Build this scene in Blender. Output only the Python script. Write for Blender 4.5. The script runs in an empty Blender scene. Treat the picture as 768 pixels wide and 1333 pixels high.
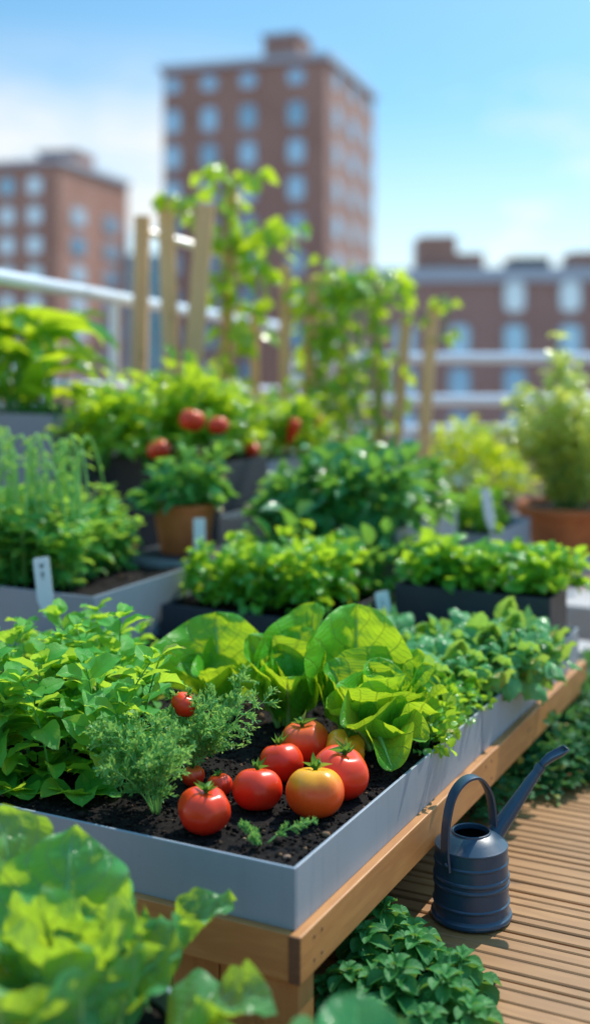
import bpy, bmesh, math, random
import numpy as np
from mathutils import Vector, Matrix, noise

R = math.radians
PI = math.pi
col = bpy.context.scene.collection
FPX, HZ, CX, H = 1600.0, 440.0, 384.0, 1.04      # focal length and horizon of the view, eye height
DZ = 0.035                                        # deck surface
rng = np.random.default_rng(7)
random.seed(7)


def at(px, py, D):
    return Vector(((px - CX) / FPX * D, D, H - (py - HZ) / FPX * D))


def on(px, py, z):
    D = FPX * (H - z) / (py - HZ)
    return Vector(((px - CX) / FPX * D, D, z))


EU, EV = (0.452, 0.892), (-0.892, 0.452)
RZ = math.atan2(EV[1] * -1, -EV[0])               # rotation of the stand and all boxes lined up with it


def T(u, v, z):
    return Vector((EU[0] * u + EV[0] * v, 1.714 + EU[1] * u + EV[1] * v, z))


# ------------------------------------------------------------------ objects
def tag(o, label=None, cat=None, group=None, kind=None):
    if label: o['label'] = label
    if cat: o['category'] = cat
    if group: o['group'] = group
    if kind: o['kind'] = kind
    return o


def thing(name, label, cat, loc=(0, 0, 0), rz=0.0, group=None, scale=1.0):
    o = bpy.data.objects.new(name, None)
    col.objects.link(o)
    o.empty_display_size = 0.05
    o.location = loc
    o.rotation_euler = (0, 0, rz)
    o.scale = (scale,) * 3
    return tag(o, label, cat, group)


def mk(name, verts, faces, mat, parent=None, smooth=False, lc=None, loc=None, rz=None, autosharp=None):
    me = bpy.data.meshes.new(name)
    if isinstance(verts, np.ndarray): verts = verts.tolist()
    me.from_pydata(verts, [], faces)
    if smooth:
        me.polygons.foreach_set('use_smooth', [True] * len(me.polygons))
    if lc is not None:
        a = me.attributes.new('lc', 'FLOAT_COLOR', 'POINT')
        a.data.foreach_set('color', np.asarray(lc, dtype=np.float32).ravel())
    if mat: me.materials.append(mat)
    me.update()
    o = bpy.data.objects.new(name, me)
    col.objects.link(o)
    if parent: o.parent = parent
    if loc is not None: o.location = loc
    if rz is not None: o.rotation_euler = (0, 0, rz)
    if smooth and autosharp:
        bm = bmesh.new(); bm.from_mesh(me)
        for e in bm.edges:
            if len(e.link_faces) == 2 and e.calc_face_angle(0) > R(autosharp): e.smooth = False
        bm.to_mesh(me); bm.free()
    return o


def dup(root, loc, rz=0.0, scale=1.0, label=None, cat=None, group=None):
    r = root.copy(); col.objects.link(r)
    r.location = loc; r.rotation_euler = (0, 0, rz); r.scale = (scale,) * 3 if not hasattr(scale, '__len__') else scale
    tag(r, label, cat, group)
    for ch in list(root.children):
        c = ch.copy(); col.objects.link(c); c.parent = r
        for g in list(ch.children):
            d = g.copy(); col.objects.link(d); d.parent = c
    return r


class MB:
    """collects boxes, tubes and lathes into one mesh"""
    def __init__(s): s.v = []; s.f = []

    def add(s, V, F):
        n = len(s.v); s.v.extend([tuple(p) for p in V]); s.f.extend([tuple(i + n for i in f) for f in F]); return s

    def box(s, x0, x1, y0, y1, z0, z1, bev=0.0):
        bm = bmesh.new()
        bmesh.ops.create_cube(bm, size=1)
        for w in bm.verts:
            w.co = Vector(((x0 + x1) / 2 + w.co.x * (x1 - x0), (y0 + y1) / 2 + w.co.y * (y1 - y0), (z0 + z1) / 2 + w.co.z * (z1 - z0)))
        if bev > 0:
            bmesh.ops.bevel(bm, geom=bm.edges[:], offset=bev, segments=2, profile=0.5, affect='EDGES')
        bm.verts.index_update()
        s.add([w.co[:] for w in bm.verts], [[w.index for w in f.verts] for f in bm.faces]); bm.free(); return s

    def tube(s, pts, rad, n=8, cap=True):
        V, F = tube(pts, rad, n, cap); return s.add(V, F)

    def lathe(s, prof, n=40, closed=False):
        V = []; F = []
        for r, z in prof:
            for k in range(n):
                a = 2 * PI * k / n; V.append((r * math.cos(a), r * math.sin(a), z))
        for i in range(len(prof) - 1):
            for k in range(n):
                a, b = i * n + k, i * n + (k + 1) % n
                F.append((a, b, b + n, a + n))
        return s.add(V, F)

    def build(s, name, mat, parent=None, smooth=False, sharp=None, loc=None, rz=None):
        return mk(name, s.v, s.f, mat, parent, smooth, loc=loc, rz=rz, autosharp=sharp)


def tube(pts, rad, n=6, cap=True):
    pts = [Vector(p) for p in pts]
    if not hasattr(rad, '__len__'): rad = [rad] * len(pts)
    V = []; F = []
    up = Vector((0, 0, 1)); t0 = (pts[1] - pts[0]).normalized()
    a = t0.cross(up)
    if a.length < 0.05: a = t0.cross(Vector((0, 1, 0)))
    a.normalize()
    for i, p in enumerate(pts):
        t = (pts[min(i + 1, len(pts) - 1)] - pts[max(i - 1, 0)]).normalized()
        a = (a - t * a.dot(t)).normalized(); b = t.cross(a)
        for k in range(n):
            q = 2 * PI * k / n
            V.append(p + (a * math.cos(q) + b * math.sin(q)) * rad[i])
    for i in range(len(pts) - 1):
        for k in range(n):
            x, y = i * n + k, i * n + (k + 1) % n
            F.append((x, y, y + n, x + n))
    if cap:
        F.append(tuple(range(n - 1, -1, -1))); m = (len(pts) - 1) * n; F.append(tuple(range(m, m + n)))
    return V, F


# ------------------------------------------------------------------ materials
def newmat(name):
    m = bpy.data.materials.new(name); m.use_nodes = True
    nt = m.node_tree; nt.nodes.clear()
    out = nt.nodes.new('ShaderNodeOutputMaterial')
    return m, nt, out


class N:
    def __init__(s, nt): s.nt = nt

    def n(s, t, ins=None, **kw):
        nd = s.nt.nodes.new(t)
        for k, v in kw.items(): setattr(nd, k, v)
        for k, v in (ins or {}).items(): s.set(nd.inputs[k], v)
        return nd

    def set(s, inp, v):
        if isinstance(v, bpy.types.NodeSocket): s.nt.links.new(v, inp)
        else: inp.default_value = v

    def math(s, op, a, b=0.0, c=None, clamp=False):
        nd = s.nt.nodes.new('ShaderNodeMath'); nd.operation = op; nd.use_clamp = clamp
        s.set(nd.inputs[0], a); s.set(nd.inputs[1], b)
        if c is not None: s.set(nd.inputs[2], c)
        return nd.outputs[0]

    def mix(s, f, a, b, blend='MIX'):
        nd = s.nt.nodes.new('ShaderNodeMix'); nd.data_type = 'RGBA'; nd.blend_type = blend
        s.set(nd.inputs[0], f); s.set(nd.inputs[6], a); s.set(nd.inputs[7], b)
        return nd.outputs[2]

    def noise(s, vec, scale, detail=4, rough=0.55):
        nd = s.n('ShaderNodeTexNoise', {'Scale': scale, 'Detail': detail, 'Roughness': rough})
        if vec is not None: s.set(nd.inputs['Vector'], vec)
        return nd.outputs['Fac']

    def ramp(s, f, stops):
        nd = s.nt.nodes.new('ShaderNodeValToRGB')
        while len(nd.color_ramp.elements) < len(stops): nd.color_ramp.elements.new(0.5)
        for e, (p, c) in zip(nd.color_ramp.elements, stops):
            e.position = p; e.color = c if len(c) == 4 else (*c, 1)
        s.set(nd.inputs[0], f); return nd.outputs[0]

    def smooth(s, x, lo, hi):
        nd = s.nt.nodes.new('ShaderNodeMapRange'); nd.interpolation_type = 'SMOOTHSTEP'
        s.set(nd.inputs[0], x); nd.inputs[1].default_value = lo; nd.inputs[2].default_value = hi
        return nd.outputs[0]

    def mapping(s, vec, scale=(1, 1, 1), rot=(0, 0, 0)):
        nd = s.nt.nodes.new('ShaderNodeMapping'); s.set(nd.inputs[0], vec)
        nd.inputs['Scale'].default_value = scale; nd.inputs['Rotation'].default_value = rot
        return nd.outputs[0]


def c4(c): return (c[0], c[1], c[2], 1)


def leafmat(name, dark, light, trans, tf=0.45, rough=0.42, vein=0.35, veins=7, bump=0.25, mottle=18.0, veincol=None, spec=0.3, lines=0.06, wob=0.5):
    dark = (dark[0] * .75, dark[1] * 1.45, dark[2] * 1.35); light = (light[0] * .9, light[1] * 1.42, light[2] * 1.2); trans = tuple(min(.97, q * 1.1) for q in trans)
    m, nt, out = newmat(name); g = N(nt)
    at_ = g.n('ShaderNodeAttribute', attribute_name='lc')
    sep = g.n('ShaderNodeSeparateColor', {0: at_.outputs['Color']})
    u, v, rd = sep.outputs[0], sep.outputs[1], sep.outputs[2]
    oi = g.n('ShaderNodeObjectInfo')
    tc = g.n('ShaderNodeTexCoord')
    nz = g.noise(tc.outputs['Object'], mottle, 3)
    au = g.math('ABSOLUTE', g.math('SUBTRACT', u, 0.5))
    mid = g.math('SUBTRACT', 1.0, g.smooth(au, 0.012, 0.05))
    warp = g.math('MULTIPLY', g.math('SUBTRACT', nz, 0.5), wob)
    ph = g.math('ADD', g.math('SUBTRACT', g.math('MULTIPLY', v, float(veins)), g.math('MULTIPLY', au, veins * 0.75)), warp)
    fr = g.math('ABSOLUTE', g.math('SUBTRACT', g.math('FRACT', ph), 0.5))
    side = g.math('MULTIPLY', g.math('SUBTRACT', 1.0, g.smooth(fr, 0.01, lines * 2.2)), 0.75)
    # finer net between the side veins
    ph2 = g.math('ADD', g.math('MULTIPLY', v, veins * 2.3), g.math('MULTIPLY', au, veins * 1.9))
    ph2 = g.math('ADD', ph2, g.math('MULTIPLY', warp, 3.0))
    fr2 = g.math('ABSOLUTE', g.math('SUBTRACT', g.math('FRACT', ph2), 0.5))
    net = g.math('MULTIPLY', g.math('SUBTRACT', 1.0, g.smooth(fr2, 0.02, 0.22)), 0.28)
    vm = g.math('MAXIMUM', g.math('MAXIMUM', mid, side), net)
    f = g.math('ADD', g.math('MULTIPLY', rd, 0.6), g.math('MULTIPLY', oi.outputs['Random'], 0.25))
    f = g.math('ADD', f, g.math('MULTIPLY', g.math('SUBTRACT', nz, 0.5), 0.7), clamp=True)
    base = g.mix(f, c4(dark), c4(light))
    vc = veincol or tuple(min(1, x * 1.9 + 0.02) for x in light)
    base = g.mix(g.math('MULTIPLY', vm, vein), base, c4(vc))
    old = g.smooth(rd, 0.955, 0.975)
    base = g.mix(g.math('MULTIPLY', old, g.smooth(nz, 0.3, 0.6)), base, (0.42, 0.36, 0.07, 1))
    tr = g.mix(f, c4(tuple(x * 0.75 for x in trans)), c4(trans))
    tr = g.mix(g.math('MULTIPLY', vm, min(1, vein * 1.7)), tr, c4(tuple(x * 0.35 for x in trans)))
    bp = g.n('ShaderNodeBump', {'Strength': bump, 'Distance': 0.004, 'Height': g.math('SUBTRACT', g.math('MULTIPLY', nz, 0.6), vm)})
    p = g.n('ShaderNodeBsdfPrincipled', {'Base Color': base, 'Roughness': rough, 'Specular IOR Level': spec, 'Normal': bp.outputs[0]})
    t = g.n('ShaderNodeBsdfTranslucent', {'Color': tr, 'Normal': bp.outputs[0]})
    mx = g.n('ShaderNodeMixShader', {0: tf, 1: p.outputs[0], 2: t.outputs[0]})
    nt.links.new(mx.outputs[0], out.inputs[0])
    return m


def simple(name, c, rough=0.5, metal=0.0, c2=None, nscale=8.0, bump=0.0, bscale=60.0, spec=0.5, coat=0.0, streak=None):
    m, nt, out = newmat(name); g = N(nt)
    tc = g.n('ShaderNodeTexCoord')
    vec = tc.outputs['Object']
    if streak: vec = g.mapping(vec, streak)
    nz = g.noise(vec, nscale, 5)
    base = g.mix(g.smooth(nz, 0.3, 0.7), c4(c), c4(c2 or tuple(x * 0.8 for x in c)))
    p = g.n('ShaderNodeBsdfPrincipled', {'Base Color': base, 'Roughness': rough, 'Metallic': metal, 'Specular IOR Level': spec, 'Coat Weight': coat})
    rr = g.math('ADD', rough - 0.06, g.math('MULTIPLY', g.noise(vec, nscale * 2.3, 4), 0.14))
    nt.links.new(rr, p.inputs['Roughness'])
    if bump:
        b = g.n('ShaderNodeBump', {'Strength': bump, 'Distance': 0.003, 'Height': g.noise(tc.outputs['Object'], bscale, 5)})
        nt.links.new(b.outputs[0], p.inputs['Normal'])
    nt.links.new(p.outputs[0], out.inputs[0])
    return m


def woodmat(name, a, b, dark, rough=0.5, scale=1.0, knots=True, board=0.0, bump=0.2):
    """grain runs along local X"""
    m, nt, out = newmat(name); g = N(nt)
    tc = g.n('ShaderNodeTexCoord'); oi = g.n('ShaderNodeObjectInfo')
    off = g.n('ShaderNodeCombineXYZ', {0: g.math('MULTIPLY', oi.outputs['Random'], 37.0), 1: g.math('MULTIPLY', oi.outputs['Random'], 11.0), 2: 0.0})
    vec = g.n('ShaderNodeVectorMath', {0: tc.outputs['Object'], 1: off.outputs[0]}, operation='ADD').outputs[0]
    tone = oi.outputs['Random']
    if board:
        sp = g.n('ShaderNodeSeparateXYZ', {0: tc.outputs['Object']})
        idx = g.math('FLOOR', g.math('DIVIDE', sp.outputs[1], board))
        wn = g.n('ShaderNodeTexWhiteNoise', {'W': idx}, noise_dimensions='1D')
        tone = wn.outputs['Value']
        off2 = g.n('ShaderNodeCombineXYZ', {0: g.math('MULTIPLY', tone, 23.0), 1: 0.0, 2: 0.0})
        vec = g.n('ShaderNodeVectorMath', {0: vec, 1: off2.outputs[0]}, operation='ADD').outputs[0]
    big = g.noise(g.mapping(vec, (1.6 * scale, 9 * scale, 9 * scale)), 2.0, 4)
    st = g.noise(g.mapping(vec, (3 * scale, 90 * scale, 90 * scale)), 1.0, 6, 0.65)
    ring = g.math('SINE', g.math('ADD', g.math('MULTIPLY', big, 34.0), g.math('MULTIPLY', st, 2.0)))
    ring = g.math('MULTIPLY_ADD', ring, 0.5, 0.5)
    f = g.math('ADD', g.math('MULTIPLY', ring, 0.45), g.math('MULTIPLY', st, 0.65), clamp=True)
    base = g.mix(f, c4(a), c4(b))
    if knots:
        vo = g.n('ShaderNodeTexVoronoi', {'Vector': g.mapping(vec, (5 * scale, 14 * scale, 14 * scale)), 'Scale': 1.0})
        kn = g.math('SUBTRACT', 1.0, g.smooth(vo.outputs['Distance'], 0.05, 0.16))
        base = g.mix(g.math('MULTIPLY', kn, 0.75), base, c4(dark))
    pores = g.smooth(st, 0.62, 0.75)
    base = g.mix(g.math('MULTIPLY', pores, 0.4), base, c4(dark))
    base = g.mix(g.math('MULTIPLY', tone, 0.35), base, c4(tuple(x * 0.55 for x in a)))
    bp = g.n('ShaderNodeBump', {'Strength': bump, 'Distance': 0.002, 'Height': st})
    p = g.n('ShaderNodeBsdfPrincipled', {'Base Color': base, 'Roughness': rough, 'Normal': bp.outputs[0]})
    nt.links.new(p.outputs[0], out.inputs[0])
    return m


def soilmat():
    m, nt, out = newmat('soil_dark'); g = N(nt)
    tc = g.n('ShaderNodeTexCoord'); a = g.n('ShaderNodeAttribute', attribute_name='lc')
    sep = g.n('ShaderNodeSeparateColor', {0: a.outputs['Color']})
    n1 = g.noise(tc.outputs['Object'], 120, 6, 0.7)
    base = g.ramp(n1, [(0.32, (0.003, 0.0025, 0.0025)), (0.55, (0.011, 0.0085, 0.0075)), (0.8, (0.035, 0.025, 0.02))])
    base = g.mix(sep.outputs[2], base, (0.3, 0.17, 0.09, 1))
    bp = g.n('ShaderNodeBump', {'Strength': 0.9, 'Distance': 0.004, 'Height': n1})
    p = g.n('ShaderNodeBsdfPrincipled', {'Base Color': base, 'Roughness': 0.95, 'Specular IOR Level': 0.2, 'Normal': bp.outputs[0]})
    nt.links.new(p.outputs[0], out.inputs[0])
    return m


def tomatomat(name, top, bot, z0=0.35, z1=0.9):
    m, nt, out = newmat(name); g = N(nt)
    tc = g.n('ShaderNodeTexCoord')
    sp = g.n('ShaderNodeSeparateXYZ', {0: tc.outputs['Generated']})
    nz = g.noise(tc.outputs['Object'], 26, 3)
    z = g.math('ADD', sp.outputs[2], g.math('MULTIPLY', g.math('SUBTRACT', nz, 0.5), 0.35))
    base = g.mix(g.smooth(z, z0, z1), c4(bot), c4(top))
    fine = g.noise(tc.outputs['Object'], 900, 2)
    base = g.mix(g.math('MULTIPLY', g.smooth(fine, 0.62, 0.75), 0.25), base, c4(tuple(min(1, x * 1.4 + 0.05) for x in top)))
    p = g.n('ShaderNodeBsdfPrincipled', {'Base Color': base, 'Roughness': 0.27, 'Specular IOR Level': 0.38, 'Coat Weight': 0.0, 'Coat Roughness': 0.12,
                                        'Subsurface Weight': 0.25, 'Subsurface Scale': 0.01, 'Subsurface Radius': (1.0, 0.3, 0.1)})
    b = g.n('ShaderNodeBump', {'Strength': 0.06, 'Distance': 0.002, 'Height': g.noise(tc.outputs['Object'], 70, 3)})
    nt.links.new(b.outputs[0], p.inputs['Normal'])
    nt.links.new(p.outputs[0], out.inputs[0])
    return m


def brickmat(name, c1, c2, mortar):
    m, nt, out = newmat(name); g = N(nt)
    tc = g.n('ShaderNodeTexCoord')
    sp = g.n('ShaderNodeSeparateXYZ', {0: tc.outputs['Object']})
    cb = g.n('ShaderNodeCombineXYZ', {0: g.math('ADD', sp.outputs[0], sp.outputs[1]), 1: sp.outputs[2], 2: 0.0})
    br = g.n('ShaderNodeTexBrick', {'Vector': cb.outputs[0], 'Color1': c4(c1), 'Color2': c4(c2), 'Mortar': c4(mortar), 'Scale': 4.0, 'Mortar Size': 0.02})
    big = g.noise(tc.outputs['Object'], 0.25, 5)
    base = g.mix(g.math('MULTIPLY', g.smooth(big, 0.35, 0.7), 0.35), br.outputs['Color'], c4(tuple(x * 0.6 for x in c1)))
    p = g.n('ShaderNodeBsdfPrincipled', {'Base Color': base, 'Roughness': 0.85})
    nt.links.new(p.outputs[0], out.inputs[0])
    return m


def paintmat(name, c, rough=0.42):
    m, nt, out = newmat(name); g = N(nt)
    tc = g.n('ShaderNodeTexCoord')
    st = g.smooth(g.noise(g.mapping(tc.outputs['Object'], (38, 38, 3.5)), 1.0, 5, 0.6), 0.5, 0.8)
    sp_ = g.smooth(g.noise(tc.outputs['Object'], 160, 2), 0.70, 0.76)
    big = g.noise(tc.outputs['Object'], 6, 4)
    base = g.mix(g.smooth(big, 0.3, 0.7), c4(c), c4(tuple(x * 0.9 for x in c)))
    base = g.mix(g.math('MULTIPLY', st, 0.22), base, c4(tuple(x * 0.62 for x in c)))
    base = g.mix(g.math('MULTIPLY', sp_, 0.35), base, (0.08, 0.06, 0.05, 1))
    p = g.n('ShaderNodeBsdfPrincipled', {'Base Color': base, 'Roughness': g.math('MULTIPLY_ADD', st, 0.2, rough)})
    nt.links.new(p.outputs[0], out.inputs[0])
    return m


M = {}
M['metal'] = paintmat('powder_grey', (0.27, 0.325, 0.37))
M['metal_mid'] = simple('powder_mid_grey', (0.21, 0.27, 0.33), 0.5, 0.0, (0.19, 0.24, 0.30), 5, 0.04, 400)
M['charcoal'] = simple('charcoal_plastic', (0.022, 0.03, 0.042), 0.5, 0.0, (0.03, 0.04, 0.055), 6, 0.05, 300)
M['can'] = simple('enamel_navy', (0.012, 0.046, 0.085), 0.36, 0.0, (0.018, 0.055, 0.095), 30, 0.05, 900, coat=0.15)
M['can_in'] = simple('can_inside', (0.006, 0.008, 0.012), 0.8)
M['wood'] = woodmat('cedar', (0.58, 0.265, 0.08), (0.42, 0.165, 0.045), (0.15, 0.055, 0.018), 0.5, 1.0)
M['wood_dark'] = woodmat('cedar_end', (0.2, 0.09, 0.04), (0.13, 0.055, 0.025), (0.06, 0.025, 0.012), 0.6, 3.0, False)
M['stake'] = woodmat('stake_pine', (0.92, 0.58, 0.28), (0.78, 0.44, 0.19), (0.36, 0.2, 0.1), 0.55, 1.0)
M['deck'] = woodmat('decking', (0.42, 0.21, 0.072), (0.29, 0.135, 0.042), (0.12, 0.056, 0.02), 0.55, 1.0, True, 0.14)
M['terracotta'] = simple('terracotta', (0.58, 0.18, 0.05), 0.75, 0.0, (0.40, 0.11, 0.032), 9, 0.12, 90)
M['white'] = simple('white_plastic', (0.78, 0.8, 0.82), 0.4, 0.0, (0.72, 0.75, 0.78), 8)
M['ink'] = simple('printed_ink', (0.12, 0.16, 0.17), 0.6)
M['steel'] = simple('white_steel', (0.84, 0.88, 0.92), 0.25, 0.1, (0.78, 0.83, 0.88), 4)
M['concrete'] = simple('pale_concrete', (0.5, 0.47, 0.45), 0.85, 0.0, (0.4, 0.37, 0.35), 6, 0.15, 80)
M['roof'] = simple('roof_felt', (0.12, 0.115, 0.11), 0.9, 0.0, (0.08, 0.08, 0.08), 3, 0.2, 40)
M['rust'] = simple('rusty_brick', (0.42, 0.19, 0.09), 0.85, 0.0, (0.3, 0.13, 0.07), 12, 0.15, 60)
M['soil'] = soilmat()
M['stone'] = simple('grey_stone', (0.3, 0.31, 0.33), 0.8, 0.0, (0.2, 0.2, 0.22), 40, 0.15, 120)
M['pebble'] = simple('tan_pebble', (0.34, 0.2, 0.12), 0.7, 0.0, (0.24, 0.13, 0.08), 60, 0.15, 200)
M['brick'] = brickmat('brick_red', (0.40, 0.175, 0.11), (0.33, 0.14, 0.09), (0.42, 0.34, 0.30))
M['brick_tower'] = brickmat('brick_brown', (0.37, 0.175, 0.12), (0.31, 0.145, 0.10), (0.42, 0.34, 0.31))
M['brick_right'] = brickmat('brick_mauve', (0.34, 0.17, 0.13), (0.285, 0.14, 0.11), (0.38, 0.31, 0.29))
M['trim'] = simple('pale_trim', (0.42, 0.46, 0.52), 0.7)
M['frame'] = simple('window_grey', (0.42, 0.48, 0.54), 0.5)
M['glass'] = simple('window_glass', (0.30, 0.55, 0.74), 0.15, 0.3, (0.42, 0.66, 0.82), 0.4)
M['glass_pale'] = simple('window_glass_pale', (0.55, 0.72, 0.82), 0.15, 0.3, (0.66, 0.80, 0.88), 0.4)
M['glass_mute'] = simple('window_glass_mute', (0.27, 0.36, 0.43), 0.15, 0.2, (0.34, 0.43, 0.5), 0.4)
M['glass_dark'] = simple('window_glass_dark', (0.2, 0.40, 0.55), 0.12, 0.3, (0.28, 0.5, 0.64), 0.4)
M['curtain'] = simple('glass_block', (0.10, 0.24, 0.33), 0.15, 0.4, (0.16, 0.32, 0.42), 0.3)
M['mullion'] = simple('mullion_blue', (0.32, 0.42, 0.5), 0.4)
M['stem'] = leafmat('stem_green', (0.10, 0.24, 0.05), (0.16, 0.33, 0.07), (0.3, 0.45, 0.08), 0.2, 0.5, 0.0, bump=0.0)
M['stem_pale'] = leafmat('stem_pale', (0.36, 0.44, 0.14), (0.5, 0.54, 0.2), (0.6, 0.75, 0.2), 0.3, 0.5, 0.0, bump=0.0)

LT = (0.42, 0.72, 0.03)
M['lettuce'] = leafmat('lettuce_leaf', (0.055, 0.22, 0.015), (0.12, 0.36, 0.03), (0.68, 0.92, 0.03), 0.40, 0.30, 0.42, 6, 0.5, 22, lines=0.04, wob=0.7, veincol=(0.30, 0.46, 0.10))
M['chard'] = leafmat('chard_leaf', (0.03, 0.16, 0.055), (0.085, 0.27, 0.08), (0.62, 0.86, 0.04), 0.42, 0.26, 0.45, 7, 0.5, 16, veincol=(0.4, 0.58, 0.32))
M['mint'] = leafmat('mint_leaf', (0.06, 0.22, 0.035), (0.14, 0.35, 0.05), (0.62, 0.90, 0.06), 0.48, 0.4, 0.22, 8, 0.3, 30)
M['dill'] = leafmat('dill_leaf', (0.09, 0.22, 0.06), (0.18, 0.34, 0.11), (0.42, 0.68, 0.14), 0.42, 0.5, 0.0, bump=0.0)
M['basil'] = leafmat('basil_leaf', (0.09, 0.25, 0.08), (0.20, 0.40, 0.16), (0.50, 0.78, 0.10), 0.4, 0.22, 0.3, 8, 0.6, 50, spec=0.65)
M['parsley'] = leafmat('parsley_leaf', (0.06, 0.22, 0.03), (0.15, 0.37, 0.04), (0.62, 0.86, 0.04), 0.48, 0.19, 0.15, 6, 0.3, 40, spec=0.65)
M['deep'] = leafmat('deep_leaf', (0.03, 0.15, 0.05), (0.065, 0.24, 0.08), (0.34, 0.66, 0.07), 0.4, 0.2, 0.25, 7, 0.35, 30, spec=0.65)
M['feather'] = leafmat('feather_leaf', (0.06, 0.21, 0.05), (0.13, 0.31, 0.075), (0.50, 0.78, 0.08), 0.45, 0.36, 0.15, 6, 0.2, 30)
M['vine'] = leafmat('vine_leaf', (0.06, 0.21, 0.02), (0.15, 0.35, 0.03), (0.70, 0.90, 0.03), 0.52, 0.16, 0.2, 6, 0.3, 30, spec=0.9)
M['strap'] = leafmat('strap_leaf', (0.05, 0.20, 0.02), (0.12, 0.32, 0.03), (0.72, 0.92, 0.03), 0.5, 0.17, 0.3, 9, 0.3, 12, spec=0.9)
M['gold'] = leafmat('gold_leaf', (0.16, 0.30, 0.02), (0.32, 0.46, 0.03), (0.85, 0.92, 0.03), 0.55, 0.34, 0.15, 6, 0.2, 30, spec=0.9)
M['palebush'] = leafmat('palebush_leaf', (0.40, 0.36, 0.07), (0.66, 0.50, 0.18), (0.85, 0.92, 0.18), 0.52, 0.17, 0.15, 6, 0.2, 30, spec=0.9)
M['sedum'] = leafmat('sedum_leaf', (0.03, 0.115, 0.03), (0.07, 0.21, 0.05), (0.26, 0.5, 0.07), 0.3, 0.5, 0.25, 5, 0.3, 30)
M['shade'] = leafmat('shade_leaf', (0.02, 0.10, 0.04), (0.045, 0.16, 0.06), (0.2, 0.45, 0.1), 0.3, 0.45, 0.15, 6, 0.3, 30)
M['calyx'] = leafmat('calyx_green', (0.04, 0.15, 0.02), (0.07, 0.22, 0.03), (0.3, 0.5, 0.06), 0.3, 0.5, 0.1, bump=0.1)
M['tom_red'] = tomatomat('tomato_red', (0.82, 0.06, 0.012), (0.72, 0.025, 0.008))
M['tom_warm'] = tomatomat('tomato_warm', (0.80, 0.13, 0.02), (0.70, 0.04, 0.012), 0.5, 1.0)
M['tom_half'] = tomatomat('tomato_half_ripe', (0.92, 0.42, 0.02), (0.80, 0.085, 0.01), 0.52, 1.02)
M['tom_gold'] = tomatomat('tomato_gold', (0.86, 0.40, 0.02), (0.80, 0.22, 0.012), 0.2, 0.8)


# ------------------------------------------------------------------ leaves
def ovate(t): return np.sin(PI * np.clip(t, 0, 1) ** 0.75) ** 0.85 * 1.0
def lance(t): return np.sin(PI * t ** 0.8) ** 1.1
def heart(t): return np.where(t < 0.12, 0.75 + 2.0 * t, np.clip(1.0 - ((t - 0.12) / 0.88) ** 1.7, 0, 1) * 1.0)
def spoon(t): return 0.22 + 0.0 * t + np.sin(PI * t ** 1.5) ** 0.9 * 0.8 - 0.2 * t
def roundl(t): return np.clip(0.16 * (1 - t) + np.sqrt(np.clip(1 - ((t - 0.57) / 0.43) ** 2, 0, 1)) * (t > 0.14) * np.clip((t - 0.14) / 0.2, 0, 1) ** 0.6, 0.0, 2)
def strapf(t): return np.clip(np.sin(PI * t ** 0.6), 0, 1) ** 0.7 * (1 - 0.2 * t)


def leaf_t(wf, nu=2, nv=5, fold=0.25, droop=0.5, ruf=0.0, rn=3.0, cup=0.0, serr=0.0, sn=9, seed=0, petiole=0.0, pucker=0.0, tip=0.0):
    r = np.random.default_rng(seed)
    V = []; U = []
    y = z = 0.0; ang = 0.0
    p1, p2 = r.uniform(0, 6, 2)
    tv = np.linspace(0, 1, nv + 1)
    w = wf(tv)
    for i, t in enumerate(tv):
        if i:
            ang = -droop * t + tip * max(0, t - 0.6) * 2.5
            y += math.cos(ang) / nv; z += math.sin(ang) / nv
        if t < petiole: hw = 0.03
        else: hw = max(0.012, float(w[i]) * 0.5)
        if serr: hw *= 1 + serr * math.sin(sn * 2 * PI * t)
        nrm = (-math.sin(ang), math.cos(ang))
        for j in range(nu + 1):
            s = -1 + 2 * j / nu
            x = s * hw
            hgt = fold * abs(x) + cup * x * x * 4 * hw
            if ruf and t > petiole:
                hgt += ruf * abs(s) ** 2.2 * (math.sin(rn * 2 * PI * t + p1 * (1 if s > 0 else 1.7)) + 0.35 * math.sin(rn * 5.1 * PI * t + p2 + s)) * min(1, t * 1.6)
                x *= 1 + 0.6 * ruf * math.sin(rn * 2 * PI * t * 1.3 + p2)
            if pucker:
                hgt += pucker * (noise.noise((x * 5 + seed, t * 5, seed * 1.3)) + 0.7 * noise.noise((x * 14, t * 14 + seed, 2.2))) * min(1, t * 2)
            V.append((x, y + nrm[0] * hgt, z + nrm[1] * hgt)); U.append(((s + 1) / 2, t))
    F = []
    k = nu + 1
    for i in range(nv):
        for j in range(nu):
            a = i * k + j
            F.append((a, a + 1, a + 1 + k, a + k))
    return np.array(V), np.array(F), np.array(U)


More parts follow.
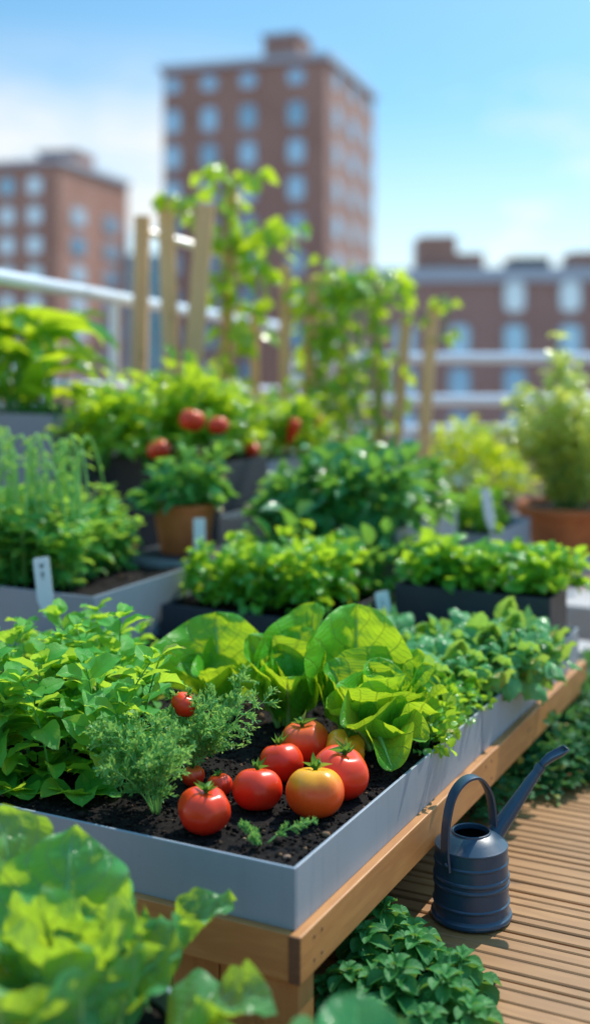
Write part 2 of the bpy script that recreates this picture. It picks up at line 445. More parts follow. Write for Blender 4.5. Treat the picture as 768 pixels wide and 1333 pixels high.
class Fol:
    def __init__(s, seed=0): s.V = []; s.F = []; s.C = []; s.n = 0; s.r = np.random.default_rng(seed)

    def add(s, t, pos, d, L, W=None, up=(0, 0, 1), roll=0.0, rand=None):
        V, F, U = t
        W = L if W is None else W
        d = np.asarray(d, float); d = d / (np.linalg.norm(d) + 1e-9)
        up = np.asarray(up, float)
        n = up - d * up.dot(d)
        if np.linalg.norm(n) < 1e-3: n = np.array((1.0, 0, 0)) - d * d[0]
        n /= np.linalg.norm(n)
        x = np.cross(d, n)
        if roll:
            c, q = math.cos(roll), math.sin(roll); n, x = n * c + x * q, x * c - n * q
        Rm = np.stack([x, d, n], axis=1)
        P = (V * np.array((W, L, L))) @ Rm.T + np.asarray(pos, float)
        s.V.append(P); s.F.append(F + s.n)
        rd = s.r.uniform() if rand is None else rand
        C = np.ones((len(V), 4)); C[:, :2] = U; C[:, 2] = rd
        s.C.append(C); s.n += len(V)

    def build(s, name, mat, parent):
        return mk(name, np.concatenate(s.V), np.concatenate(s.F).tolist(), mat, parent, True, np.concatenate(s.C))


class Stem:
    def __init__(s): s.m = MB()

    def add(s, pts, r0, r1=None, n=5):
        r1 = r0 * 0.5 if r1 is None else r1
        k = len(pts); s.m.tube(pts, [r0 + (r1 - r0) * i / (k - 1) for i in range(k)], n)

    def build(s, name, mat, parent):
        o = s.m.build(name, mat, parent, True)
        a = o.data.attributes.new('lc', 'FLOAT_COLOR', 'POINT')
        a.data.foreach_set('color', np.tile(np.array((0.2, 0.5, 0.5, 1), np.float32), len(o.data.vertices)))
        return o


def bez(p0, p1, p2, n=8):
    p0, p1, p2 = (np.asarray(p, float) for p in (p0, p1, p2))
    return [(1 - t) ** 2 * p0 + 2 * t * (1 - t) * p1 + t * t * p2 for t in np.linspace(0, 1, n + 1)]


def unit(a, tilt): return np.array((math.cos(a) * math.cos(tilt), math.sin(a) * math.cos(tilt), math.sin(tilt)))


TM = [leaf_t(ovate, 2, 5, 0.3, 0.6, seed=1), leaf_t(ovate, 2, 5, 0.2, 0.9, seed=2), leaf_t(ovate, 2, 5, 0.35, 0.2, seed=3)]
TMB = [leaf_t(ovate, 6, 9, 0.22, 0.7, ruf=0.03, seed=11, pucker=0.02), leaf_t(ovate, 6, 9, 0.3, 1.0, ruf=0.04, seed=12, pucker=0.02), leaf_t(ovate, 6, 9, 0.2, 0.35, ruf=0.03, seed=13, pucker=0.02)]
TL = [leaf_t(lance, 2, 5, 0.3, 0.5, seed=4), leaf_t(lance, 2, 5, 0.2, 1.0, seed=5)]
TH = [leaf_t(heart, 4, 5, 0.15, 0.5, seed=6), leaf_t(heart, 4, 5, 0.3, 0.8, seed=7), leaf_t(heart, 4, 5, 0.1, 0.1, seed=8)]
TS = [leaf_t(spoon, 2, 6, 0.25, 0.6, seed=9), leaf_t(spoon, 4, 7, 0.3, 0.9, cup=0.3, seed=10)]
TSER = [leaf_t(ovate, 2, 10, 0.25, 0.7, serr=0.22, sn=5, seed=14), leaf_t(ovate, 2, 10, 0.3, 1.0, serr=0.25, sn=4, seed=15)]
TBAS = [leaf_t(ovate, 6, 8, -0.1, 1.3, ruf=0.05, cup=-0.5, seed=16, pucker=0.06), leaf_t(ovate, 6, 8, -0.15, 1.6, ruf=0.06, cup=-0.5, seed=17, pucker=0.06), leaf_t(ovate, 6, 8, -0.1, 0.8, ruf=0.05, cup=-0.4, seed=18, pucker=0.06)]
TSTRAP = [leaf_t(strapf, 4, 14, 0.25, 1.9, ruf=0.01, seed=19), leaf_t(strapf, 4, 14, 0.2, 1.3, ruf=0.01, seed=20), leaf_t(strapf, 4, 14, 0.3, 0.8, seed=21)]
TSMALL = [leaf_t(lance, 1, 2, 0, 0.5, seed=22)]


def herb(root, seed, mats, h=0.28, spread=0.1, nst=9, ls=0.045, nodes=6, tm=TMB, wl=0.62, start=0.2, lean=0.35, r0=0.0022, topsmall=True):
    r = np.random.default_rng(seed); f = Fol(seed); st = Stem()
    for k in range(nst):
        a = r.uniform(0, 2 * PI); b = np.array((math.cos(a), math.sin(a), 0)) * spread * 0.45 * math.sqrt(r.uniform())
        hh = h * r.uniform(0.62, 1.0); out = np.array((math.cos(a), math.sin(a), 0)) * hh * lean * r.uniform(0.3, 1.2)
        path = bez(b, b + out * 0.25 + (0, 0, hh * 0.6), b + out + (0, 0, hh), 8)
        st.add(path, r0 * r.uniform(0.8, 1.2), r0 * 0.5)
        a0 = r.uniform(0, PI)
        for q in range(nodes):
            t = start + (1 - start) * q / (nodes - 1)
            i = min(7, int(t * 8)); p = path[i] + (path[i + 1] - path[i]) * (t * 8 - i)
            size = ls * (0.55 + 0.9 * math.sin(PI * min(1, (1 - t) * 0.75 + 0.18))) * r.uniform(0.75, 1.2)
            for sgn in (0, 1):
                aa = a0 + q * PI / 2 + sgn * PI + r.normal(0, 0.3)
                tilt = 0.15 + 0.55 * t + r.normal(0, 0.2)
                d = unit(aa, tilt)
                pt = p + d * ls * 0.28 * (1.2 - t)
                st.add([p, (p + pt) / 2, pt], r0 * 0.4, r0 * 0.3, 4)
                f.add(tm[r.integers(len(tm))], pt, d, size, size * wl, up=(r.normal(0, .25), r.normal(0, .25), 1), roll=r.normal(0, 0.25))
        for q in range(4):
            d = unit(r.uniform(0, 2 * PI), r.uniform(0.5, 1.2))
            f.add(tm[r.integers(len(tm))], path[-1], d, ls * r.uniform(0.4, 0.65), ls * wl * 0.5, roll=r.normal(0, .3), rand=r.uniform(0.5, 1))
    st.build('stem', mats[1], root); f.build('foliage', mats[0], root)
    return root


def mound(root, seed, mats, rx=0.1, ry=0.1, h=0.14, n=220, ls=0.035, tm=TM, wl=0.7, nst=14, base=0.15, up=0.35, r0=0.0018):
    r = np.random.default_rng(seed); f = Fol(seed); st = Stem()
    off = r.uniform(0, 50, 3)
    for k in range(n):
        a = r.uniform(0, 2 * PI); el = math.asin(r.uniform(-0.05, 1)); rr = r.uniform(0.35, 1.0) ** 0.55
        d = unit(a, el)
        lump = 1 + 0.55 * noise.noise(Vector(d * 1.9 + off)) + 0.25 * noise.noise(Vector(d * 4.6 + off))
        p = d * np.array((rx, ry, h * (1 - base))) * rr * lump + (0, 0, h * base)
        dd = d * np.array((1, 1, 0.6)) + r.normal(0, 0.45, 3) + (0, 0, up)
        s = ls * r.uniform(0.6, 1.25)
        f.add(tm[r.integers(len(tm))], p, dd, s, s * wl, up=(r.normal(0, .4), r.normal(0, .4), 1), roll=r.normal(0, .35))
    for k in range(nst):
        a = r.uniform(0, 2 * PI); q = math.sqrt(r.uniform(0, 0.8))
        e = np.array((math.cos(a) * rx * q, math.sin(a) * ry * q, h * r.uniform(0.5, 0.95)))
        st.add(bez(e * (0.15, 0.15, 0), e * (0.3, 0.3, 0.7), e, 5), r0, r0 * 0.6, 5)
    st.build('stem', mats[1], root); f.build('foliage', mats[0], root)
    return root


# ------------------------------------------------------------------ camera, light, sky
scn = bpy.context.scene
cam = bpy.data.objects.new('camera', bpy.data.cameras.new('camera'))
col.objects.link(cam); scn.camera = cam
cam.location = (0, 0, H); cam.rotation_euler = (R(90), 0, 0)
cam.data.lens = FPX / 1333 * 36; cam.data.sensor_width = 36
cam.data.shift_y = -(666.5 - HZ) / 1333
cam.data.clip_end = 5000; cam.data.clip_start = 0.05
cam.data.dof.use_dof = True; cam.data.dof.focus_distance = 2.05; cam.data.dof.aperture_fstop = 1.45

SAZ, SEL = R(38), R(49)
sun = bpy.data.objects.new('sun', bpy.data.lights.new('sun', 'SUN')); col.objects.link(sun)
sun.data.energy = 5.0; sun.data.angle = R(0.5); sun.data.color = (1.0, 0.93, 0.82)
sd = Vector((math.sin(SAZ) * math.cos(SEL), math.cos(SAZ) * math.cos(SEL), math.sin(SEL)))
sun.rotation_euler = (-sd).to_track_quat('-Z', 'Y').to_euler(); sun.location = sd * 30

w = bpy.data.worlds.new('World'); scn.world = w; w.use_nodes = True
nt = w.node_tree; nt.nodes.clear(); g = N(nt)
tc = g.n('ShaderNodeTexCoord')
stretch = g.mapping(tc.outputs['Generated'], (1, 1, 2.6))
nrm = g.n('ShaderNodeVectorMath', {0: stretch}, operation='NORMALIZE').outputs[0]
sky = g.n('ShaderNodeTexSky', {'Vector': nrm}, sky_type='NISHITA', sun_disc=False, sun_elevation=SEL, sun_rotation=SAZ, air_density=1.0, dust_density=0.3, ozone_density=1.2)
sp = g.n('ShaderNodeSeparateXYZ', {0: tc.outputs['Generated']})
cl = g.noise(g.mapping(tc.outputs['Generated'], (4.5, 4.5, 11)), 1.6, 6, 0.5)
cm = g.smooth(cl, 0.46, 0.68)
el = g.math('SUBTRACT', 1.0, g.smooth(sp.outputs[2], 0.03, 0.26))
lefty = g.math('MULTIPLY', g.smooth(sp.outputs[0], 0.09, -0.1), g.math('MULTIPLY_ADD', g.smooth(cl, 0.3, 0.6), 0.6, 0.4))
cm = g.math('MULTIPLY', cm, el)
hz = g.math('MULTIPLY', g.math('SUBTRACT', 1.0, g.smooth(sp.outputs[2], -0.02, 0.21)), 0.9)
cm = g.math('MAXIMUM', cm, hz)
cm = g.math('MAXIMUM', cm, g.math('MULTIPLY', g.math('MULTIPLY', lefty, g.math('SUBTRACT', 1.0, g.smooth(sp.outputs[2], 0.14, 0.26))), 1.0))
skt = g.mix(1.0, sky.outputs[0], (0.95, 1.42, 1.36, 1), 'MULTIPLY')
zen = g.math('MULTIPLY_ADD', g.smooth(sp.outputs[2], 0.27, 0.6), 1.0, 1.0)  # upper sky, out of view, brightened as added fill to lift the shadows
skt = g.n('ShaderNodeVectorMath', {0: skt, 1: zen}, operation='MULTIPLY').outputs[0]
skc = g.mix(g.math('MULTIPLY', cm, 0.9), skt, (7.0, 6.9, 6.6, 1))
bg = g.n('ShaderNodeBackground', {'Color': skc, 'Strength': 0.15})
wo = g.n('ShaderNodeOutputWorld'); nt.links.new(bg.outputs[0], wo.inputs[0])

scn.view_settings.view_transform = 'Standard'; scn.view_settings.look = 'None'
scn.view_settings.exposure = 0; scn.view_settings.gamma = 1
scn.cycles.use_denoising = True
scn.cycles.max_bounces = 8; scn.cycles.transmission_bounces = 6; scn.cycles.diffuse_bounces = 4
scn.cycles.sample_clamp_indirect = 6

# ------------------------------------------------------------------ setting
m = MB().add([(-2500, -400, -26), (2500, -400, -26), (2500, 4500, -26), (-2500, 4500, -26)], [(0, 1, 2, 3)])
tag(m.build('city_ground', M['concrete']), kind='structure')
m = MB().box(-6, 7, -3, 7.7, -26, -0.02)
tag(m.build('roof_slab', M['roof']), kind='structure')
# grooved decking, boards run along the stand's front
V = []; F = []
pitch = 0.028; n = 0
y = -2.8
LX = 4.2
while y < 5.2:
    k = n; n += 1
    dp = 0.016 if k % 5 == 4 else 0.0026
    gap = 0.006 if k % 5 == 4 else 0.004
    pitch = random.uniform(0.022, 0.04)
    wdt = pitch - gap
    zz = DZ + random.uniform(-0.0008, 0.0008)
    pr = [(y, zz - dp), (y + .0005, zz - 0.0018), (y + 0.003, zz), (y + wdt - 0.003, zz), (y + wdt, zz - 0.0018), (y + wdt + .0005, zz - dp)]
    b = len(V)
    for xx in (-LX, LX):
        V += [(xx, q, z) for q, z in pr]
    F += [(b + i, b + i + 1, b + i + 7, b + i + 6) for i in range(5)]
    if b: F.append((b - 7, b, b + 6, b - 1))
    y += pitch
deck = mk('deck', V, F, M['deck'], loc=T(0, 0, 0), rz=RZ)
tag(deck, kind='structure')


# ------------------------------------------------------------------ soil and planters
def soil_mesh(name, x0, x1, y0, y1, z, parent, step=0.02, amp=0.006, clods=200, csize=(0.0013, 0.0046), seed=0):
    r = np.random.default_rng(seed)
    nx, ny = max(2, int((x1 - x0) / step)), max(2, int((y1 - y0) / step))
    V = []; F = []; C = []
    for j in range(ny + 1):
        for i in range(nx + 1):
            x, y = x0 + (x1 - x0) * i / nx, y0 + (y1 - y0) * j / ny
            h = noise.noise((x * 9, y * 9, seed)) * amp + noise.noise((x * 40, y * 40, seed)) * amp * 0.6 + noise.noise((x * 110, y * 110, seed)) * amp * 0.4
            V.append((x, y, z + h)); C.append((0, 0, 0, 1))
    for j in range(ny):
        for i in range(nx):
            a = j * (nx + 1) + i; F.append((a, a + 1, a + nx + 2, a + nx + 1))
    bm = bmesh.new(); bmesh.ops.create_icosphere(bm, subdivisions=1, radius=1)
    iv = np.array([v.co[:] for v in bm.verts]); fi = [[v.index for v in f.verts] for f in bm.faces]; bm.free()
    for k in range(clods):
        s = r.uniform(*csize) * (1 if r.uniform() < 0.9 else 1.7)
        x, y = r.uniform(x0 + s, x1 - s), r.uniform(y0 + s, y1 - s)
        p = iv * r.uniform(0.6, 1.25, (len(iv), 1)) * np.array((1, r.uniform(.6, 1.2), r.uniform(.5, .9))) * s + (x, y, z + r.uniform(0, s * 0.6) + noise.noise((x * 9, y * 9, seed)) * amp)
        b = len(V); V += p.tolist(); F += [[i + b for i in f] for f in fi]
        tone = r.uniform(0.3, 1.0) if r.uniform() < 0.05 else r.uniform(0, .2) ** 1.6
        C += [(0, 0, tone, 1)] * len(iv)
    return mk(name, V, F, M['soil'], parent, True, C)


def planter(name, label, u0, u1, v0, v1, z0, z1, mat, drop=0.02, clods=150, step=0.025, th=0.005, seams=(), lip=True, cat='planter', group=None, seed=0, mat2=None):
    a, b = (v1 - v0) / 2, (u1 - u0) / 2
    t = thing(name, label, cat, T((u0 + u1) / 2, (v0 + v1) / 2, z0), RZ, group)
    h = z1 - z0
    bv = 0.0012
    MB().box(-a, a, -b, -b + th, 0, h, bv).build('front_panel', mat, t)
    MB().box(-a, a, b - th, b, 0, h, bv).build('back_panel', mat, t)
    MB().box(a - th, a, -b + th + .0006, b - th - .0006, 0, h - .0003, bv).build('side_panel', mat2 or mat, t)
    MB().box(-a, -a + th, -b + th + .0006, b - th - .0006, 0, h - .0003, bv).build('side_panel', mat2 or mat, t)
    MB().box(-a + th + .001, a - th - .001, -b + th + .001, b - th - .001, 0.001, 0.01).build('bottom_panel', mat, t)
    soil_mesh('soil', -a + th, a - th, -b + th, b - th, h - drop, t, step, 0.006, clods, seed=seed)
    return t


# stand
stand = thing('planter_stand', 'low honey coloured wooden stand carrying the grey metal planters', 'planter stand', T(0, 0, 0), RZ)


def lb(u0, u1, v0, v1, z0, z1, name, mat, bev=0.002, along='u'):
    """box given in stand coordinates, grain along its length"""
    if along == 'u':
        o = MB().box(u0, u1, v0, v1, z0, z1, bev).build(name, mat, stand, rz=PI / 2)
    elif along == 'v':
        o = MB().box(-v1, -v0, u0, u1, z0, z1, bev).build(name, mat, stand)
    else:
        o = MB().box(z0, z1, -v1, -v0, u0, u1, bev).build(name, mat, stand); o.matrix_local = Matrix(((0, 1, 0, 0), (0, 0, 1, 0), (1, 0, 0, 0), (0, 0, 0, 1)))
    return o


RT, RB = 0.2125, 0.146
sr = lb(-0.0135, 1.62, -0.0155, 0.0025, RB, RT, 'side_rail', M['wood'])
o = lb(-0.0155, -0.0137, -0.0150, 0.0020, RB + .0005, RT - .0005, 'rail_end', M['wood_dark'], 0.0003, 'v')
lb(-0.0125, 0.008, 0.0032, 1.25, RB, RT, 'front_rail', M['wood'], along='v')
lb(1.60, 1.62, 0.0032, 1.25, RB, RT, 'back_rail', M['wood'], along='v')
lb(0.01, 1.597, 0.005, 1.25, RT - 0.025, RT - 0.002, 'table_board', M['wood'], along='v')
for uu, vv in ((-0.006, -0.008), (1.55, -0.008), (-0.006, 1.19), (1.55, 1.19)):
    lb(uu, uu + 0.05, vv, vv + 0.055, DZ, RB - 0.0005, 'post', M['wood'], along='z')
vv = 0.052
for k in range(14):
    lb(0.016, 0.032, vv, vv + 0.078, DZ + 0.003, RB - 0.001, 'cladding_board', M['wood'], 0.0015, 'z')
    vv += 0.0805
for uu in (0.03, 0.055, 0.80, 0.835, 1.56):
    for zz in (0.163, 0.196):
        o = MB().lathe([(0.0001, .0008), (.0024, .0008), (.003, .0002), (.003, -.001)], 12).build('screw', M['wood_dark'], sr)
        o.matrix_local = Matrix.Translation((uu, -0.0155, zz)) @ Matrix.Rotation(PI / 2, 4, 'X')
sb = thing('storage_crate', 'dark crate pushed under the wooden stand behind the watering can', 'crate', T(1.0, 0.3, DZ), RZ)
MB().box(-0.22, 0.22, -0.5, 0.5, 0.004, 0.098, 0.004).build('crate_body', M['charcoal'], sb)
MB().box(-0.226, 0.226, -0.506, 0.506, 0.099, 0.107, 0.003).build('lid', M['charcoal'], sb)

MZ0, MZ1 = RT, 0.30
m1 = planter('metal_planter', 'long pale grey metal planter at the stand front holding lettuce and ripe tomatoes', 0.0, 0.822, 0.0, 1.2, MZ0, MZ1, M['metal'], 0.014, 11000, 0.006, seed=3)
m2 = planter('metal_planter', 'pale grey metal planter of crinkled basil directly behind the tomato planter', 0.826, 1.6, 0.0, 0.5, MZ0, MZ1, M['metal'], 0.014, 500, 0.02, seed=4)
gl = planter('planter_box', 'light grey planter box with white symbol marker in its front corner', 0.875, 1.37, 0.985, 1.65, MZ0, 0.42, M['metal'], 0.02, 500, 0.02, seed=5)
bb = planter('planter_box', 'low charcoal planter box filled with mounded bright parsley', 1.15, 1.585, 0.51, 0.97, MZ0, 0.352, M['charcoal'], 0.015, 200, seed=6)
bc = planter('planter_box', 'charcoal planter box of leafy greens perched at far right end of the stand', 1.44, 1.60, 0.03, 0.44, MZ1 + 0.002, 0.40, M['charcoal'], 0.012, 150, seed=7)
bd = planter('planter_box', 'narrow charcoal box hidden behind the lettuce heads', 0.84, 1.13, 0.52, 0.96, MZ0, 0.285, M['charcoal'], 0.015, 100, seed=8)
g3 = planter('planter_box', 'tall grey planter box overflowing with dark broad leaved pepper plants', 1.75, 2.27, 0.56, 1.15, DZ, 0.49, M['metal'], 0.02, 80, seed=9)
g4 = planter('planter_box', 'grey planter box of low greens in front of the large terracotta pot', 2.31, 2.76, 0.46, 0.90, DZ, 0.40, M['metal'], 0.02, 80, seed=10)
g5 = planter('planter_box', 'blue grey planter box with red peppers standing behind the small clay pot', 2.245, 2.72, 1.29, 1.72, DZ, 0.60, M['metal'], 0.02, 80, seed=11)
d2 = planter('planter_box', 'black planter box with tomato bushes below the wooden stakes', 1.89, 2.2, 1.22, 1.70, DZ, 0.635, M['charcoal'], 0.02, 80, seed=12)
ge = planter('planter_box', 'tall slate grey planter at far left holding a broad arching leaved plant', 1.684, 2.2, 1.735, 2.3, DZ, 0.79, M['metal_mid'], 0.02, 80, seed=13)

# ------------------------------------------------------------------ tomatoes
SZ = MZ1 - 0.014


def tomato_mesh(seed, lobes=5, amp=0.05, flat=0.84):
    r = np.random.default_rng(seed); n1, n2 = 26, 48
    V = []; F = []
    ph = r.uniform(0, 6)
    for i in range(n1 + 1):
        th = PI * i / n1
        for k in range(n2):
            a = 2 * PI * k / n2
            lob = 1 + amp * (math.cos(lobes * a + ph) * 0.7 + 0.4 * math.cos((lobes - 2) * a + ph * 2)) * (0.35 + 0.65 * (1 + math.cos(th)) / 2) * math.sin(th) ** 0.5 if 0 < i < n1 else 1
            rr = max(0.0, math.sin(th)) ** 0.86 * lob
            z = math.cos(th) * flat
            dip = math.exp(-(th / 0.33) ** 2) * 0.17 + math.exp(-((PI - th) / 0.3) ** 2) * 0.06 * -1
            V.append((rr * math.cos(a), rr * math.sin(a), z - dip))
    for i in range(n1):
        for k in range(n2):
            a, b = i * n2 + k, i * n2 + (k + 1) % n2
            F.append((a, a + n2, b + n2, b))
    return np.array(V), F


def sepal_t(seed):
    return leaf_t(lambda t: np.clip(np.sin(PI * np.clip(t, 0, 1) ** 0.55), 0, 1) * 0.9, 2, 8, 0.5, -0.9, seed=seed)


def tomato(label, rad, loc, mat, seed, tilt=(0, 0), stemlen=0.28, group=None, zf=0.84):
    t = thing('tomato', label, 'tomato', loc, 0, group)
    t.rotation_euler = (tilt[0], tilt[1], seed * 1.3)
    V, F = tomato_mesh(seed, 5 + seed % 2, 0.05 + 0.03 * ((seed * 37) % 3) / 2, zf)
    mk('fruit', V * rad, F, mat, t, True)
    f = Fol(seed); r = np.random.default_rng(seed)
    base = np.array((0, 0, zf - 0.15)) * rad
    ns = 6
    for k in range(ns):
        a = 2 * PI * k / ns + r.normal(0, 0.15)
        f.add(leaf_t(lambda t: np.clip(np.sin(PI * np.clip(t, 0, 1) ** 0.5), 0, 1), 2, 8, 0.5, r.uniform(-1.6, 0.3), seed=k), base, unit(a, r.uniform(0.25, 0.6)), rad * r.uniform(0.5, 0.75), rad * 0.2, rand=r.uniform())
    cx = f.build('calyx', M['calyx'], t)
    st = Stem(); a = r.uniform(0, 6)
    p2 = base + np.array((math.cos(a) * 0.18, math.sin(a) * 0.18, stemlen)) * rad
    st.add(bez(base - (0, 0, 0.03 * rad), base + np.array((0, 0, stemlen * 0.6)) * rad, p2, 5), rad * 0.085, rad * 0.07, 7)
    st.build('stalk', M['calyx'], cx)
    return t


def tom_on_soil(px, py, rpx, label, mat, seed, tilt=(0.1, 0), zf=0.86, **k):
    D = FPX * (H - SZ) / (py - HZ + 0.82 * rpx)
    r_ = rpx / FPX * D
    loc = ((px - CX) / FPX * D, D, SZ + 0.82 * r_)
    return tomato(label, r_, loc, mat, seed, tilt, zf=zf, **k)


tom_on_soil(266, 1054, 34, 'red tomato lying leftmost in front of the feathery herb', M['tom_red'], 1, (0.15, -0.1))
tom_on_soil(335, 1027, 32, 'deep red tomato between the leftmost one and the orange yellow topped one', M['tom_red'], 2, (0.22, 0.12))
tom_on_soil(366, 993, 30, 'red tomato resting behind the deep red one with green star on top', M['tom_red'], 3, (0.3, -0.1))
tom_on_soil(397, 966, 32, 'broad red tomato tucked under the lettuce leaves', M['tom_warm'], 4, (0.2, 0.05))
tom_on_soil(449, 975, 27, 'golden yellow tomato beside the lettuce behind the large red one', M['tom_gold'], 5, (0.3, 0.2))
tom_on_soil(442, 1006, 38, 'large lobed red tomato just behind the half yellow one', M['tom_red'], 6, (0.25, -0.12))
tom_on_soil(410, 1031, 38, 'half ripe tomato with yellow top and orange red bottom', M['tom_half'], 7, (0.2, 0.05))
tom_on_soil(286, 1022, 17, 'small red tomato half hidden behind the leftmost tomato', M['tom_red'], 8)
tom_on_soil(252, 1010, 15, 'small red tomato buried in the feathery herb stems', M['tom_warm'], 9)
p = at(241, 917, 2.1)
tomato('small red tomato on a stalk peeking above the feathery herb', 0.0235, p, M['tom_red'], 10, (0.2, 0.3), 0.5)

# pebbles on the soil
bm = bmesh.new(); bmesh.ops.create_icosphere(bm, subdivisions=2, radius=1)
pv = np.array([v.co[:] for v in bm.verts]); pf = [[v.index for v in f.verts] for f in bm.faces]; bm.free()
for k, (px, py, s, lab) in enumerate(((374, 1119, 0.0065, 'brown pebble in the front corner of the tomato planter'), (292, 1078, 0.0038, 'tan pebble on soil right of the leftmost tomato'), (318, 1093, 0.003, 'tiny tan pebble beside the feathery seedling'))):
    p = on(px, py, SZ)
    V = pv * (1 + 0.16 * np.array([noise.noise(Vector(q) * 1.4 + Vector((k, 0, 0))) for q in pv]))[:, None] * (s, s * 0.8, s * 0.65)
    tag(mk('pebble', V, pf, M['pebble'], None, True, loc=p + Vector((0, 0, s * 0.45))), lab, 'pebble')


# ------------------------------------------------------------------ lettuce
def lettuce(label, loc, leaves, seed, mat=None, cat='lettuce', name='lettuce', grid=(26, 42), group=None, rz=0, ruf=0.045, droop=0.5, cup=0.25, pucker=0.036, wf=roundl, ribw=0.0055, tmats=None):
    """leaves: (azimuth deg, tilt deg, length, width, droop, (base dx,dy,dz))"""
    t = thing(name, label, cat, loc, rz, group)
    mat = mat or M['lettuce']
    r = np.random.default_rng(seed)
    for k, (az, tilt, L, W, dr, off, *face) in enumerate(leaves):
        f = Fol(seed * 100 + k)
        tm = leaf_t(wf, grid[0], grid[1], 0.12, dr, ruf=ruf, rn=r.uniform(1.4, 2.4), cup=cup, seed=seed * 50 + k, pucker=pucker, tip=r.uniform(-0.2, 0.3))
        d = unit(R(az), R(tilt))
        upv = -np.array((math.cos(R(az)), math.sin(R(az)), 0)) * math.sin(R(tilt)) + np.array((0, 0, math.cos(R(tilt)) + 0.05))
        if face: upv = np.array(face[0], float)
        f.add(tm, np.array(off), d, L, W, up=upv, roll=r.normal(0, 0.08))
        o = f.build('leaf', mat, t)
        # rib along the middle of the leaf
        cols = grid[0] + 1
        Vv = f.V[0]; mid = [Vv[i * cols + grid[0] // 2] for i in range(grid[1] + 1)]
        mid = mid[:int(len(mid) * 0.9)]
        st = Stem(); st.add(mid, ribw, ribw * 0.12, 6)
        st.build('midrib', M['stem_pale'], o)
    return t


def leaf_px(org, bx, by, bD, tx, ty, tD, wpx, dr, face):
    """leaf from base to tip, face = direction its upper side looks"""
    a = np.array(at(bx, by, bD)) - org; b = np.array(at(tx, ty, tD)) - org
    d = b - a; L = float(np.linalg.norm(d)) * (1 + abs(dr) * 0.1)
    az = math.degrees(math.atan2(d[1], d[0])); tl = math.degrees(math.asin(d[2] / np.linalg.norm(d)))
    return (az, tl + math.degrees(dr) * 0.5, L, wpx / FPX * (bD + tD) / 2, dr, tuple(a), face)


VW, UPV = (0, -1, .25), (0, -.3, 1)
o1 = np.array(on(292, 938, SZ)); o2 = np.array(on(372, 950, SZ)); o3 = np.array(on(486, 978, SZ))
LB1 = [leaf_px(o1, 288, 930, 2.47, 276, 799, 2.52, 134, .15, VW), leaf_px(o1, 280, 932, 2.46, 232, 872, 2.44, 70, .6, (.5, -.5, .8)), leaf_px(o1, 296, 932, 2.48, 335, 830, 2.56, 80, .3, (-.2, -1, .3)),
       leaf_px(o1, 284, 936, 2.42, 262, 880, 2.36, 62, .7, (.2, .3, 1)), leaf_px(o1, 300, 936, 2.42, 318, 872, 2.38, 60, .5, (-.3, .5, .6))]
LB2 = [leaf_px(o2, 395, 935, 2.46, 412, 787, 2.5, 62, .2, (-.3, -1, .2)), leaf_px(o2, 385, 940, 2.42, 396, 818, 2.46, 84, .25, VW), leaf_px(o2, 362, 942, 2.4, 316, 838, 2.38, 84, .35, (.6, -.8, .4)),
       leaf_px(o2, 370, 944, 2.38, 352, 846, 2.37, 56, .3, (.3, -1, .3)), leaf_px(o2, 384, 945, 2.36, 404, 862, 2.34, 76, .5, (-.3, -.8, .6)), leaf_px(o2, 362, 946, 2.36, 322, 896, 2.3, 56, .8, (.2, -.1, 1)),
       leaf_px(o2, 376, 948, 2.34, 372, 890, 2.26, 66, .6, (0, .6, .6)), leaf_px(o2, 390, 946, 2.36, 432, 880, 2.36, 58, .5, (-.6, -.3, .8)), leaf_px(o2, 374, 944, 2.38, 378, 850, 2.38, 50, .2, (.4, -1, 0))]
LB3 = [leaf_px(o3, 462, 955, 2.38, 466, 788, 2.42, 124, .12, VW), leaf_px(o3, 500, 968, 2.3, 548, 852, 2.34, 104, .45, (-.5, -.8, .6)), leaf_px(o3, 490, 965, 2.28, 506, 862, 2.27, 66, .2, (.1, -1, .3)),
       leaf_px(o3, 470, 966, 2.28, 420, 872, 2.27, 74, .45, (.6, -.8, .5)), leaf_px(o3, 482, 976, 2.22, 446, 900, 2.17, 72, .4, (.8, .4, .5)), leaf_px(o3, 496, 974, 2.22, 556, 906, 2.22, 70, .8, (-.3, -.2, 1)),
       leaf_px(o3, 506, 974, 2.22, 574, 932, 2.2, 66, .9, (.2, -.2, 1)), leaf_px(o3, 492, 956, 2.17, 511, 1003, 2.08, 58, .25, (.2, -1, .5)), leaf_px(o3, 486, 975, 2.22, 478, 880, 2.21, 60, .3, (.5, .7, .3)),
       leaf_px(o3, 498, 975, 2.22, 530, 880, 2.22, 62, .35, (-.7, .3, .5)), leaf_px(o3, 474, 975, 2.23, 428, 930, 2.17, 60, .7, (.2, 0, 1)), leaf_px(o3, 492, 972, 2.23, 497, 890, 2.23, 40, .2, VW), leaf_px(o3, 500, 980, 2.2, 548, 968, 2.12, 52, .7, (0, -.3, 1)),
       leaf_px(o3, 448, 958, 2.36, 408, 842, 2.4, 80, .3, (.4, -1, .2)), leaf_px(o3, 506, 968, 2.26, 580, 905, 2.3, 78, .8, (-.2, -.4, 1)), leaf_px(o3, 480, 975, 2.2, 462, 952, 2.1, 56, .8, (.1, -.2, 1)), leaf_px(o3, 508, 966, 2.28, 562, 870, 2.34, 84, .5, (-.5, -.7, .6))]
lettuce('lettuce with one tall round sunlit leaf, leftmost of the three lettuces', o1, LB1, 21, cup=0.7)
lettuce('loose lettuce with curled leaves between the two other lettuces', o2, LB2, 22, cup=0.9)
lettuce('large full lettuce head at the right beside the planter wall', o3, LB3, 23, cup=0.8)

